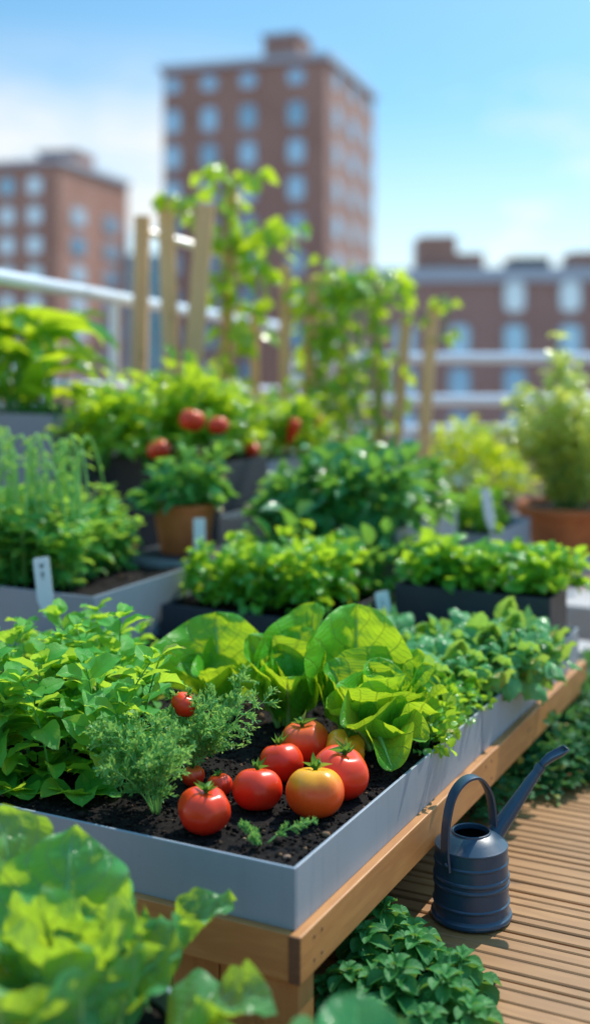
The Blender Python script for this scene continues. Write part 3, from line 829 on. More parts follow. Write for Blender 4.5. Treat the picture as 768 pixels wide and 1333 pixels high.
# ------------------------------------------------------------------ leafy herb at left of the tomato planter
hp = []
for k in range(3):
    t = thing('mint_plant', '', 'herb', (0, 0, 0))
    herb(t, 40 + k, (M['mint'], M['stem']), 0.215, 0.15, 8, 0.046, 6, TMB, 0.68, 0.18, 0.34)
    hp.append(t)
spots = [(15, 1005, 0, 1.0), (88, 1020, 1, 1.0), (150, 985, 2, 1.05), (-35, 1010, 1, 1.05), (45, 955, 2, .95), (115, 940, 0, .95), (190, 930, 1, 0.6), (-30, 950, 0, .9), (60, 905, 1, .7), (140, 890, 2, .65)]
for k, (px, py, q, s) in enumerate(spots):
    lab = 'bushy bright green mint plant with oval leaves at left of the tomato planter'
    first = q not in [x[2] for x in spots[:k]]
    o = hp[q] if first else dup(hp[q], (0, 0, 0))
    o.location = on(px, py, SZ - 0.003); o.rotation_euler = (0, 0, k * 1.9); o.scale = (s,) * 3
    tag(o, lab, 'herb', 'mint plants at left of the tomato planter')
# low broad leaves round the herb's foot
for k, (px, py) in enumerate(((20, 1030), (98, 1036), (60, 1008), (135, 1020), (-15, 1020))):
    f_l = [(az + k * 40, 25 + (az % 3) * 6, (.078 + .008 * (k % 3)), .066, .7, (0, 0, 0)) for az in (200, 250, 300, 345, 150)]
    lettuce('low seedling with round dull green leaves at the foot of the mint', on(px, py, SZ), f_l, 60 + k, M['mint'], 'seedling', 'round_leaf_seedling', (6, 8), 'round leaved seedlings at the foot of the mint', 0, 0.02, ribw=0.0012, wf=ovate)


# ------------------------------------------------------------------ feathery herb
def feathery(label, loc, seed, h=0.16, nst=11, lean=(0, 0), spread=0.5, fine=1.0, group=None, rz=0, cat='herb', name='dill_plant'):
    t = thing(name, label, cat, loc, rz, group)
    r = np.random.default_rng(seed); f = Fol(seed); st = Stem()
    for k in range(nst):
        a = r.uniform(0, 2 * PI); hh = h * r.uniform(0.65, 1.05)
        out = np.array((math.cos(a), math.sin(a), 0)) * hh * spread * r.uniform(0.3, 1.2) + np.array((lean[0], lean[1], 0)) * hh
        b = np.array((math.cos(a), math.sin(a), 0)) * 0.006
        path = bez(b, b + out * 0.3 + (0, 0, hh * 0.62), b + out + (0, 0, hh), 10)
        st.add(path, 0.0017, 0.0006, 5)
        for q in range(8):
            tt = 0.28 + 0.72 * q / 7
            i = min(9, int(tt * 10)); p = path[i] + (path[i + 1] - path[i]) * (tt * 10 - i)
            tang = path[i + 1] - path[i]; tang /= np.linalg.norm(tang)
            for sgn in (-1, 1):
                sidev = np.cross(tang, r.normal(0, 1, 3)); sidev /= np.linalg.norm(sidev) + 1e-6
                L = hh * 0.40 * (1.2 - tt * 0.75) * r.uniform(0.7, 1.2)
                d = tang * 0.75 + sidev * 0.8 * sgn
                d /= np.linalg.norm(d)
                e = p + d * L - (0, 0, L * 0.10)
                pa = bez(p, p + d * L * 0.5 + tang * L * 0.12, e, 7)
                st.add(pa, 0.0008, 0.0004, 4)
                for w_ in range(1, 8):
                    base = pa[w_]
                    for s2 in (-1, 1, 0):
                        dd = d * 0.8 + np.cross(d, sidev) * s2 * 0.8 + r.normal(0, 0.3, 3)
                        l2 = 0.0105 * fine * r.uniform(0.7, 1.3)
                        f.add(TSMALL[0], base, dd, l2, l2 * 0.34, up=r.normal(0, 1, 3))
                        if w_ > 2 and s2:
                            f.add(TSMALL[0], base + dd / np.linalg.norm(dd) * l2 * 0.6, dd + r.normal(0, .5, 3), l2 * .7, l2 * 0.28, up=r.normal(0, 1, 3))
    st.build('stem', M['stem_pale'], t); f.build('foliage', M['dill'], t)
    return t


feathery('dense feathery green herb left of the leftmost tomato', on(205, 1060, SZ), 71, 0.138, 12, (-0.08, 0.0), 0.68)
feathery('airy feathery herb leaning right over the tomatoes', on(250, 1010, SZ), 72, 0.14, 11, (0.26, 0.05), 0.6)
sdl = feathery('tiny feathery seedling in front of the tomatoes', on(343, 1098, SZ), 73, 0.034, 3, (0.25, 0), 2.2, 0.5, name='herb_seedling', cat='seedling')

# ------------------------------------------------------------------ basil and other small plants in the planters
bas = []
for k in range(3):
    t = thing('basil_plant', '', 'basil', (0, 0, 0)); mound(t, 80 + k, (M['basil'], M['stem']), 0.08, 0.08, 0.08, 58, 0.068, TBAS, 0.74, 9, 0.2, 0.25)
    bas.append(t)
sp_b = [(0.90, 0.10), (0.90, 0.24), (0.91, 0.38), (1.02, 0.07), (1.04, 0.22), (1.03, 0.37), (1.14, 0.05), (1.17, 0.21), (1.17, 0.36), (1.24, 0.10), (1.09, 0.03), (1.2, 0.04)]
for k, (u, v) in enumerate(sp_b):
    o = bas[k] if k < 3 else dup(bas[k % 3], (0, 0, 0))
    o.location = T(u, v, SZ); o.rotation_euler = (0, 0, k * 2.1); s = 0.95 + 0.25 * ((k * 7) % 4) / 4; o.scale = (s, s, s * (1.0 if v > 0.1 else 1.1))
    tag(o, 'basil plant with puckered glossy leaves in the grey planter behind the lettuce', 'basil', 'basil plants in the rear metal planter')
cress = []
for k in range(2):
    t = thing('cress_plant', '', 'herb', (0, 0, 0)); mound(t, 90 + k, (M['parsley'], M['stem']), 0.05, 0.05, 0.075, 130, 0.02, TM, 0.75, 9, 0.15)
    cress.append(t)
for k, (u, v) in enumerate([(0.66, 0.045), (0.73, 0.06), (0.79, 0.05), (0.77, 0.13), (0.69, 0.14), (0.59, 0.035), (0.78, 0.22), (0.86, 0.045)]):
    o = cress[k] if k < 2 else dup(cress[k % 2], (0, 0, 0))
    o.location = T(u, v, SZ); o.rotation_euler = (0, 0, k * 1.3)
    tag(o, 'low small leaved cress clump along the right wall beside the large lettuce', 'herb', 'cress clumps along the planter wall')
# broad teal leaved plants at the back of the tomato planter and in the hidden box
dk = []
for k in range(3):
    t = thing('pepper_plant', '', 'plant', (0, 0, 0)); mound(t, 100 + k, (M['deep'], M['stem']), 0.16, 0.16, 0.25, 210, 0.085, TM, 0.6, 10, 0.25, 0.15, 0.003)
    dk.append(t)
for k, (u, v, s) in enumerate([(1.85, .66, .85), (1.9, .86, .8), (1.95, 1.0, .5), (2.1, .68, .85), (2.12, .86, .85), (1.79, .77, .8), (1.80, .93, .6)]):
    o = dk[k] if k < 3 else dup(dk[k % 3], (0, 0, 0))
    o.location = T(u, v, 0.455); o.rotation_euler = (0, 0, k * 2.2); o.scale = (s,) * 3
    tag(o, 'pepper plant with broad dark green leaves in the tall grey planter', 'plant', 'pepper plants in the tall grey planter')
for k, (u, v, s) in enumerate([(1.67, 0.60, .85), (1.67, 0.80, .85), (1.68, 0.94, .6)]):
    o = dup(dk[k], T(u, v, 0.215 if v > .5 else 0.215), k * 1.7, (s * 1.1, s * 1.1, s * 1.25), 'drooping dark leafed plant filling the gap between parsley box and tall grey planter', 'plant', 'dark leafed plants in the gap')
tk = []
t = thing('spinach_plant', '', 'plant', (0, 0, 0)); mound(t, 106, (M['feather'], M['stem']), 0.075, 0.075, 0.085, 60, 0.045, TM, 0.6, 8, 0.2)
for k, (u, v) in enumerate([(0.88, 0.6), (0.73, 0.68), (0.74, 0.8)]):
    o = t if k == 0 else dup(t, (0, 0, 0))
    o.location = T(u, v, 0.27); o.rotation_euler = (0, 0, k * 2.0)
    tag(o, 'soft green spinach plant in the shade behind the mint and leftmost lettuce', 'plant', 'spinach plants behind the lettuce')
# tall herbs with arching stalks in the left grey box
fh = []
for k in range(3):
    t = thing('tall_herb', '', 'herb', (0, 0, 0)); herb(t, 110 + k, (M['feather'], M['stem']), 0.25, 0.16, 12, 0.052, 7, TSER, 0.55, 0.12, 0.3)
    fh.append(t)
for k, (u, v, s) in enumerate([(1.0, 1.18, .66), (1.0, 1.28, .82), (1.0, 1.41, .9), (1.12, 1.22, .78), (1.12, 1.34, .9), (1.12, 1.48, .9), (1.27, 1.2, .62), (1.26, 1.32, .85), (1.27, 1.45, .9), (0.97, 1.34, .65)]):
    o = fh[k] if k < 3 else dup(fh[k % 3], (0, 0, 0))
    o.location = T(u, v, 0.398); o.rotation_euler = (0, 0, k * 1.45); o.scale = (s,) * 3
    tag(o, 'tall serrated leaf herb in the light grey box at left', 'herb', 'tall herbs in the left grey box')
ast = thing('arching_grass', 'clump of pale arching stalks rising above the herbs in the left grey box', 'grass clump', T(1.06, 1.27, 0.40))
st = Stem(); f = Fol(5); r = np.random.default_rng(5)
for k in range(30):
    b = np.array((r.uniform(-.22, .14), r.uniform(-.1, .08), 0)); a = r.uniform(0, 6.3); hh = r.uniform(0.34, 0.45)
    q_ = r.uniform(.09, .2); e = b + (math.cos(a) * q_, math.sin(a) * q_ * .6, hh * r.uniform(0.3, 0.62))
    pa = bez(b, b + (math.cos(a) * 0.03, math.sin(a) * 0.02, hh * 1.5), e, 10)
    st.add(pa, 0.0042, 0.0022, 5)
    for i in range(4, 10): f.add(TL[0], pa[i], unit(r.uniform(0, 6.3), -0.2), 0.03, 0.006)
st.build('stalk', M['stem_pale'], ast); f.build('foliage', M['feather'], ast)
# parsley mounds
ps = []
for k in range(3):
    t = thing('parsley_plant', '', 'parsley', (0, 0, 0)); mound(t, 120 + k, (M['parsley'], M['stem']), 0.066, 0.066, 0.15, 230, 0.034, TSER, 0.75, 12, 0.15)
    ps.append(t)
for k, (u, v) in enumerate([(1.26, 0.62), (1.25, 0.71), (1.26, 0.80), (1.27, 0.90), (1.36, 0.61), (1.37, 0.72), (1.36, 0.84), (1.48, 0.63), (1.49, 0.73), (1.48, 0.90)]):
    o = ps[k] if k < 3 else dup(ps[k % 3], (0, 0, 0))
    o.location = T(u, v, 0.345); o.rotation_euler = (0, 0, k * 1.8); s = 0.9 + .3 * ((k * 5) % 3) / 3; o.scale = (s,) * 3
    tag(o, 'mounded bright green parsley in the low charcoal box', 'parsley', 'parsley plants in the low charcoal box')
# leafy greens in the far right charcoal box
gs = []
for k in range(3):
    t = thing('salad_green', '', 'salad plant', (0, 0, 0)); mound(t, 130 + k, (M['parsley'], M['stem']), 0.058, 0.058, 0.1, 80, 0.043, TMB, 0.85, 8, 0.15, 0.3)
    gs.append(t)
for k, (u, v) in enumerate([(1.5, 0.07), (1.5, 0.16), (1.5, 0.25), (1.5, 0.34), (1.51, 0.385), (1.57, 0.05), (1.58, 0.14), (1.58, 0.23), (1.58, 0.33), (1.58, 0.385)]):
    o = gs[k] if k < 3 else dup(gs[k % 3], (0, 0, 0))
    o.location = T(u + .015, v, 0.395); o.rotation_euler = (0, 0, k * 1.6)
    tag(o, 'round leaved salad plant in the charcoal box at the far right end', 'salad plant', 'salad plants in the far charcoal box')
# low plants in the grey box near the big terracotta pot
for k, (u, v) in enumerate([(2.4, 0.54), (2.4, 0.7), (2.55, 0.56), (2.57, 0.74)]):
    dup(ps[k % 3], T(u, v, 0.38), k * 1.3, 0.95, 'low green herb in the grey box before the large terracotta pot', 'herb', 'herbs in the grey box at right')
# tomato bushes
tb = []
for k in range(3):
    t = thing('tomato_bush', '', 'tomato plant', (0, 0, 0)); mound(t, 140 + k, (M['vine'], M['stem']), 0.13, 0.12, 0.26, 230, 0.05, TSER, 0.6, 10, 0.3, 0.1, 0.003)
    tb.append(t)
for k, (px, py, D, s) in enumerate([(135, 590, 4.0, 1.0), (190, 585, 4.05, 1.1), (245, 580, 4.15, 1.15), (285, 575, 4.2, 0.95), (160, 570, 4.2, 1.15), (225, 560, 4.25, 1.2), (275, 560, 4.3, 1.1)]):
    o = tb[k] if k < 3 else dup(tb[k % 3], (0, 0, 0))
    o.location = at(px, py, D); o.location.z = 0.61; o.rotation_euler = (0, 0, k * 2.3); o.scale = (s,) * 3
    tag(o, 'bushy sunlit tomato plant in the black box below the stakes', 'tomato plant', 'tomato plants in the black box')
for k, (px, D, s) in enumerate([(312, 4.45, 0.85), (345, 4.55, 0.9), (372, 4.6, 0.95), (395, 4.62, 0.8)]):
    p = at(px, 590, D); p.z = 0.575
    dup(tb[k % 3], p, k * 1.1, s, 'leafy pepper plant in the blue grey box beside the vine', 'pepper plant', 'pepper plants in the blue grey box')
tomato('round red tomato hanging in the bushes above the clay pot, larger of two', 0.042, at(250, 547, 3.86), M['tom_warm'], 11, (0.3, 0.1))
tomato('small orange red tomato hanging right of the larger one in the bushes', 0.033, at(284, 554, 3.86), M['tom_warm'], 12, (0.3, 0.1))
tomato('orange tomato low at the rim of the black box', 0.036, at(207, 585, 3.80), M['tom_warm'], 13, (0.3, 0.1))


def pepper(label, px, py, D, L, mat, tiltx):
    t = thing('pepper', label, 'pepper', at(px, py, D)); t.rotation_euler = (tiltx, 0.3, 0)
    prof = [(0.001, -1), (0.12, -0.95), (0.24, -0.7), (0.33, -0.3), (0.40, 0.2), (0.40, 0.55), (0.3, 0.75), (0.08, 0.74)]
    MB().lathe([(a * L, z * L) for a, z in prof], 18).build('fruit', mat, t, True)
    MB().tube([(0, 0, .72 * L), (0.02 * L, 0, .95 * L), (0.1 * L, 0, 1.15 * L)], 0.05 * L, 6).build('stalk', M['calyx'], t, True)


pepper('dark red pepper hanging upright left of the vine', 381, 560, 4.45, 0.055, M['tom_red'], 0.2)
pepper('orange pepper hanging at the edge of the vine', 412, 552, 4.6, 0.045, M['tom_gold'], -0.3)
pepper('brownish red pepper leaning over the blue grey box rim', 326, 592, 4.28, 0.06, M['tom_red'], 0.6)


# ------------------------------------------------------------------ pots
def pot(label, loc, r_top, r_bot, h, mat, rim=0.14, name='terracotta_pot'):
    t = thing(name, label, 'pot', loc)
    rh = h * rim; th = r_top * 0.07
    MB().lathe([(0.001, 0.0), (r_bot * 0.96, 0.0), (r_bot, 0.006), (r_top * 0.93, h - rh), (r_top * 0.93, h - rh + .001)], 48).build('pot_body', mat, t, True, 40)
    MB().lathe([(r_top * 0.925, h - rh), (r_top * 0.985, h - rh + .002), (r_top, h - rh + 0.006), (r_top, h - 0.004), (r_top - 0.004, h), (r_top - th, h), (r_top - th - .003, h - .004), (r_top * 0.87, h * 0.7)], 48).build('rim', mat, t, True, 40)
    rs = r_top * 0.885; V = [(0, 0, h * .88)]; F = []
    for q in range(1, 7):
        for k in range(24):
            a = 2 * PI * k / 24; V.append((rs * q / 6 * math.cos(a), rs * q / 6 * math.sin(a), h * 0.88 + noise.noise((q * .7, k * .9, 1)) * h * .02))
    for k in range(24):
        F.append((0, 1 + k, 1 + (k + 1) % 24))
        for q in range(5):
            F.append((1 + q * 24 + k, 1 + (q + 1) * 24 + k, 1 + (q + 1) * 24 + (k + 1) % 24, 1 + q * 24 + (k + 1) % 24))
    mk('soil', V, F, M['soil'], t, True, [(0, 0, 0, 1)] * len(V))
    return t


# small clay pot on a dark crate
pc = at(240, 700, 3.62)
cr = thing('plant_crate', 'dark upturned crate under the small clay pot', 'crate', (pc.x, pc.y, 0.035), RZ)
MB().box(-0.13, 0.13, -0.13, 0.13, 0.002, 0.365, 0.005).build('crate_body', M['charcoal'], cr)
MB().box(-0.135, 0.135, -0.135, 0.135, 0.366, 0.376, 0.003).build('top_board', M['charcoal'], cr)
pot('small terracotta pot of green herbs behind the parsley box', (pc.x, pc.y, 0.412), 0.098, 0.07, 0.145, M['terracotta'])
t = thing('potted_herb', 'green leafy herb growing in the small terracotta pot', 'herb', (pc.x, pc.y, 0.535))
mound(t, 150, (M['deep'], M['stem']), 0.11, 0.10, 0.14, 170, 0.055, TM, 0.75, 10, 0.15, 0.3)
t = thing('feathery_herb', 'pale feathery herb at the right side of the small terracotta pot', 'herb', (pc.x + 0.07, pc.y - 0.02, 0.54))
herb(t, 151, (M['feather'], M['stem']), 0.19, 0.08, 6, 0.03, 7, TM, 0.5, 0.25, 0.3)
t = thing('variegated_herb', 'pale green herb next to the white marker before the small pot', 'herb', tuple(T(1.46, 1.0, 0.22)))
mound(t, 152, (M['palebush'], M['stem']), 0.06, 0.06, 0.17, 90, 0.035, TM, 0.7, 8, 0.4)
# large terracotta pot with pale bush
pl = at(742, 715, 4.6)
PZ = pl.z
pot('large terracotta pot with a pale flowering bush at the right edge', (pl.x, pl.y, PZ), 0.205, 0.14, 0.172, M['terracotta'], 0.2)
t = thing('pale_bush', 'tall pale yellow green bush growing in the large terracotta pot', 'bush', (pl.x, pl.y, PZ + 0.15), scale=1.1)
r = np.random.default_rng(160); f = Fol(160); st = Stem()
for k in range(66):
    a = r.uniform(0, 6.3); hh = r.uniform(0.3, 0.52) * (1 if k else 1.18); e = np.array((math.cos(a), math.sin(a) * .9, 0)) * r.uniform(0.02, 0.27) + (0, 0, hh)
    if k == 0: e = np.array((-0.05, 0, 0.60))
    e[2] *= 1 - 0.9 * (math.hypot(e[0], e[1]) / 0.3) ** 2 * 0.6
    pa = bez((e[0] * .2, e[1] * .2, 0), (e[0] * .5, e[1] * .5, hh * .6), e, 8); st.add(pa, 0.003, 0.001, 5)
    for i in range(1, 9):
        for q in range(5):
            s = r.uniform(0.025, 0.045)
            f.add(TM[r.integers(3)], pa[i] + r.normal(0, 0.012, 3), unit(r.uniform(0, 6.3), r.uniform(-.2, .9)), s, s * 0.75, up=(r.normal(0, .5), r.normal(0, .5), 1))
st.build('stem', M['stem_pale'], t); f.build('foliage', M['palebush'], t)
pn = thing('stone_bench', 'pale stone slab on rusty brick piers carrying the large terracotta pot', 'bench', (pl.x, pl.y, DZ))
MB().box(-0.26, 0.6, -0.22, 0.4, PZ - DZ - 0.06, PZ - DZ - .001, 0.006).build('slab', M['concrete'], pn)
MB().box(-0.2, 0.0, -0.17, 0.35, 0.002, PZ - DZ - 0.062, 0.004).build('pier', M['rust'], pn)
MB().box(0.34, 0.54, -0.17, 0.35, 0.002, PZ - DZ - 0.062, 0.004).build('pier', M['rust'], pn)
for k, (px, py, z, sx, sy, lab) in enumerate(((775, 790, 0.19, .12, .14, 'pale stone block right of the charcoal box, just below the bench'), (778, 850, 0.12, .10, .07, 'low white stone block beyond the end of the stand'), (785, 893, 0.062, .11, .07, 'flat beige paving slab at the end of the stand'))):
    p = on(px, py, z)
    o = MB().box(-sx, sx, -sy, sy, 0, z - DZ - .002, 0.006).build('stone_block', M['concrete'], None, loc=(p.x, p.y + sy, DZ + .002), rz=RZ); tag(o, lab, 'stone block')
# golden bush further right
gb = at(618, 640, 5.7)
t = thing('golden_bush', 'low golden green rounded bush before the white railing', 'bush', (gb.x, gb.y, 0.25))
mound(t, 170, (M['gold'], M['stem']), 0.25, 0.22, 0.36, 900, 0.045, TM, 0.7, 16, 0.25, 0.3)
pot('dark round pot holding the golden bush', (gb.x, gb.y, DZ), 0.19, 0.15, 0.28, M['charcoal'], 0.15, 'round_pot')
# broad arching plant in the left tall planter
t = thing('arching_plant', 'large plant with broad sunlit arching leaves in the tall slate planter', 'plant', tuple(at(28, 545, 4.25)))
t.location.z = 0.765
r = np.random.default_rng(180)
f = Fol(180); st = Stem()
for k in range(44):
    a = r.uniform(0, 6.3); L = r.uniform(0.17, 0.36); b = np.array((r.uniform(-.16, .12), r.uniform(-.08, .1), 0)); hh = r.uniform(0.02, 0.3)
    p = b + (math.cos(a) * .03, math.sin(a) * .03, hh)
    st.add(bez(b, b + (0, 0, hh * .6), p, 4), 0.006, 0.004, 6)
    f.add(TSTRAP[r.integers(3)], p, unit(a, r.uniform(0.5, 1.1)), L, L * 0.30, roll=r.normal(0, .2))
for px, py, a, L in ((75, 425, 0.0, .26), (60, 445, -0.3, .26), (45, 420, 2.6, .24), (80, 470, -0.4, .25), (30, 410, 1.2, .2)):
    q = np.array(at(px - 22, py + 4, 4.2)) - np.array(t.location)
    st.add(bez((0, 0, 0), q * (.4, .4, .8), q, 6), 0.006, 0.003, 6)
    f.add(TSTRAP[0], q, unit(a, 0.75), L, L * 0.32)
st.build('stem', M['stem'], t); f.build('foliage', M['strap'], t)

# ------------------------------------------------------------------ stakes and vines
stakes = [((186, 281), (182, 480), 4.95, 19, 'thick pale wooden stake standing leftmost in the trellis row'),
          ((216, 256), (223, 480), 4.85, 20, 'pale wooden stake with a leafy top second from the left'),
          ((268, 266), (252, 470), 4.8, 23, 'broad leaning wooden stake third from the left'),
          ((303, 228), (294, 490), 5.05, 15, 'tallest wooden stake carrying the climbing bean'),
          ((331, 395), (332, 480), 5.2, 12, 'short thin stake just right of the climbing bean stem'),
          ((372, 345), (370, 500), 5.2, 14, 'thin stake below the lower right leaves of the climbing bean'),
          ((408, 360), (402, 490), 5.2, 15, 'stake at the left edge of the dense vine'),
          ((447, 372), (446, 480), 5.35, 12, 'stake half hidden inside the dense vine, left of its centre'),
          ((490, 400), (492, 480), 5.3, 14, 'stake half hidden inside the dense vine, right of its centre'),
          ((529, 412), (514, 600), 5.25, 14, 'slanting stake at the right edge of the dense vine'),
          ((563, 395), (550, 605), 5.2, 15, 'rightmost slanting stake topped with a few round leaves')]
for (a, b, D, wpx, lab) in stakes:
    top = at(a[0], a[1], D); q = at(b[0], b[1], D); d = (q - top).normalized()
    bot = top + d * ((top.z - DZ) / -d.z)
    L = (bot - top).length; hw = wpx / FPX * D / 2
    o = MB().box(0, L, -hw, hw, -hw, hw, 0.004).build('wooden_stake', M['stake'])
    o.matrix_world = Matrix.Translation(top) @ d.to_track_quat('X', 'Y').to_matrix().to_4x4()
    tag(o, lab, 'stake')
p0, p1 = at(193, 303, 5.0), at(292, 331, 5.2)
o = MB().tube([p0, p1], 0.017, 12).build('trellis_bar', M['steel'], None, True, 50); tag(o, 'thin white crossbar fixed behind the three left stakes', 'bar')


def vine(t, seed, paths, mats, per=7, ls=0.05, tm=TH, sprd=0.05, wl=0.85):
    r = np.random.default_rng(seed); f = Fol(seed); st = Stem()
    for pa, dens, sp_ in paths:
        st.add(pa, 0.004, 0.002, 6)
        for i in range(1, len(pa)):
            for q in range(int(dens)):
                tt = r.uniform(); p = np.asarray(pa[i - 1]) * (1 - tt) + np.asarray(pa[i]) * tt
                d = unit(r.uniform(0, 6.3), r.uniform(-0.6, 0.6)); e = p + d * sp_ * r.uniform(0.3, 1.3)
                st.add([p, (p + e) / 2 + (0, 0, .005), e], 0.0012, 0.001, 4)
                s = ls * r.uniform(0.65, 1.25)
                f.add(tm[r.integers(len(tm))], e, d + (0, 0, -0.4), s, s * wl, up=unit(r.uniform(0, 6.3), r.uniform(0.1, 1.3)))
    st.build('stem', mats[1], t); f.build('foliage', mats[0], t)


t = thing('climbing_bean', 'climbing bean with heart shaped leaves winding up the tallest stake', 'vine', (at(297, 480, 5.0).x, 5.0, DZ))
org = np.array(t.location)


def pp(px, py, D): return np.array(at(px, py, D)) - org


P1 = [pp(296 + 6 * math.sin(i * 1.3), 560 - i * 22, 5.0 + .03 * math.cos(i * 1.3)) for i in range(16)]
P2 = [pp(x, y, 4.98) for x, y in ((300, 330), (322, 305), (345, 298), (372, 292), (385, 296))]
P3 = [pp(x, y, 4.96) for x, y in ((302, 260), (285, 222), (275, 212), (268, 225))]
P4 = [pp(x, y, 4.98) for x, y in ((302, 250), (322, 226), (332, 224), (335, 235))]
P5 = [pp(x, y, 4.9) for x, y in ((290, 380), (262, 290), (245, 258), (228, 262), (236, 275))]
P6 = [pp(x, y, 4.98) for x, y in ((300, 380), (330, 360), (350, 330), (362, 312))]
vine(t, 190, [(P1, 6, .06), (P2, 6, .05), (P3, 3, .04), (P4, 3, .04), (P5[1:], 3, .035), (P6, 7, .06), ([pp(320, 430, 5), pp(325, 390, 5), pp(335, 350, 5), pp(330, 320, 5)], 7, .07)], (M['vine'], M['stem']), ls=0.075)
t = thing('dense_vine', 'dense small leaved vine covering the right hand stakes', 'vine', (at(480, 480, 5.25).x, 5.25, DZ))
org = np.array(t.location); r = np.random.default_rng(191); paths = []
for k in range(13):
    x = 392 + 108 * r.uniform() ** .8; top = 345 + 30 * abs((x - 465) / 70) ** 2 + r.uniform(0, 120) * (k % 2)
    D = 5.25 + r.uniform(-.1, .1)
    paths.append(([pp(x + 7 * math.sin(i * 1.1 + k), 620 - (620 - top) * i / 14, D) for i in range(15)], 2 if k % 2 else 1, .085))
for k in range(8):
    x0 = r.uniform(390, 505); paths.append(([pp(x0 + i * 9, 375 + r.uniform(-18, 16) + 14 * math.sin(i + k), 5.2) for i in range(6)], 3, .08))
paths += [([pp(*q, 5.2) for q in ((505, 400), (530, 385), (545, 372))], 4, .03), ([pp(*q, 5.18) for q in ((545, 420), (565, 395), (578, 385), (585, 400), (578, 425), (572, 450))], 3, .03), ([pp(*q, 5.2) for q in ((440, 370), (432, 350), (436, 342))], 3, .03)]
for k in range(6):
    x = r.uniform(400, 432); paths.append(([pp(x + 5 * math.sin(i), 600 - (600 - 390) * i / 9, 5.2) for i in range(10)], 3, .06))
vine(t, 191, paths, (M['vine'], M['stem']), ls=0.058, tm=TH)
# leafy tip on the second stake
t = thing('vine_tip', 'small leafy vine tip draped over the second stake from the left', 'vine', tuple(at(218, 262, 4.8)))
org = np.array(t.location)
vine(t, 192, [([pp(*q, 4.79) for q in ((210, 258), (222, 256), (238, 262), (243, 275))], 4, .03)], (M['vine'], M['stem']), ls=0.065)

# ------------------------------------------------------------------ railing
rl = thing('steel_railing', 'white tubular handrail running back along the left roof edge', 'railing', (at(0, 360, 4.2).x, 4.2, DZ))
org = Vector(rl.location)
A, B = at(0, 361, 4.2), at(372, 427, 7.2)
d = (B - A)
for k, dz in enumerate((0, -.36)):
    a, b = A - d * 0.5 + Vector((0, 0, dz)), B + Vector((0, 0, dz))
    MB().tube([a - org, b - org], 0.027 if k == 0 else 0.016, 14).build('top_rail' if k == 0 else 'middle_rail', M['steel'], rl, True, 50)
for f_ in (-0.45, 0.28, 1.0):
    q = A + d * f_; MB().tube([Vector((q.x, q.y, DZ)) - org, q - org - Vector((0, 0, .01))], 0.02, 12).build('post', M['steel'], rl, True, 50)
rl = thing('steel_railing', 'white three bar railing along the far roof edge at right', 'railing', (0, 7.2, DZ))
for k, (py, rr) in enumerate(((466, 0.031), (521, 0.033), (560, 0.031))):
    z = at(0, py, 7.2).z - DZ
    MB().tube([(0.0, 0, z), (3.2, 0.05, z)], rr, 14).build('rail', M['steel'], rl, True, 50)
for x in (0.0, 2.1, 3.2):
    MB().tube([(x, 0.03, 0), (x, 0.03, 0.90)], 0.02, 12).build('post', M['steel'], rl, True, 50)


# ------------------------------------------------------------------ city
def wall_frame(c, dirv):
    return Vector((dirv[0], dirv[1], 0)).normalized()


def add_window(parent, org, p, tang, nrm, w_, h_, glass, proto={}):
    if random.random() < 0.22: glass = M['glass_dark']
    key = (w_, h_, glass.name)
    ang = math.atan2(tang.y, tang.x)
    if key not in proto:
        def rr(hw, hh, y0, y1, rad):
            pts = []
            for cx, cz, a0 in ((hw - rad, hh - rad, 0), (-hw + rad, hh - rad, 90), (-hw + rad, -hh + rad, 180), (hw - rad, -hh + rad, 270)):
                for q in range(5): pts.append((cx + rad * math.cos(R(a0 + 22.5 * q)), cz + rad * math.sin(R(a0 + 22.5 * q))))
            n = len(pts)
            return MB().add([(x, y0, z) for x, z in pts] + [(x, y1, z) for x, z in pts], [tuple(range(n)), tuple(range(2 * n - 1, n - 1, -1))] + [(i, i + n, (i + 1) % n + n, (i + 1) % n) for i in range(n)])
        rad = 0.32 * min(w_, h_)
        o = rr(w_ / 2 + .06, h_ / 2 + .06, -0.08, 0.1, rad + .06).build('window', M['frame'], parent)
        g_ = rr(w_ / 2, h_ / 2, -0.10, 0.09, rad).build('pane', glass, o)
        proto[key] = (o, g_)
    else:
        o = proto[key][0].copy(); col.objects.link(o); o.parent = parent
        g_ = proto[key][1].copy(); col.objects.link(g_); g_.parent = o
    o.location = p - org; o.rotation_euler = (0, 0, ang)
    return o


def block(parent, org, C, L, Rr, z0, z1, name, mat, back=None):
    """corner block: C corner, L end of the left face, Rr end of the right face"""
    Bk = L + (Rr - C)
    pts = [C, Rr, Bk, L]
    V = [(p.x - org.x, p.y - org.y, z0 - org.z) for p in pts] + [(p.x - org.x, p.y - org.y, z1 - org.z) for p in pts]
    return MB().add(V, [(0, 1, 5, 4), (1, 2, 6, 5), (2, 3, 7, 6), (3, 0, 4, 7), (4, 5, 6, 7)]).build(name, mat, parent)


def V2(px, D): return Vector(((px - CX) / FPX * D, D, 0))


def zat(py, D): return H - (py - HZ) / FPX * D


G0 = -25.98
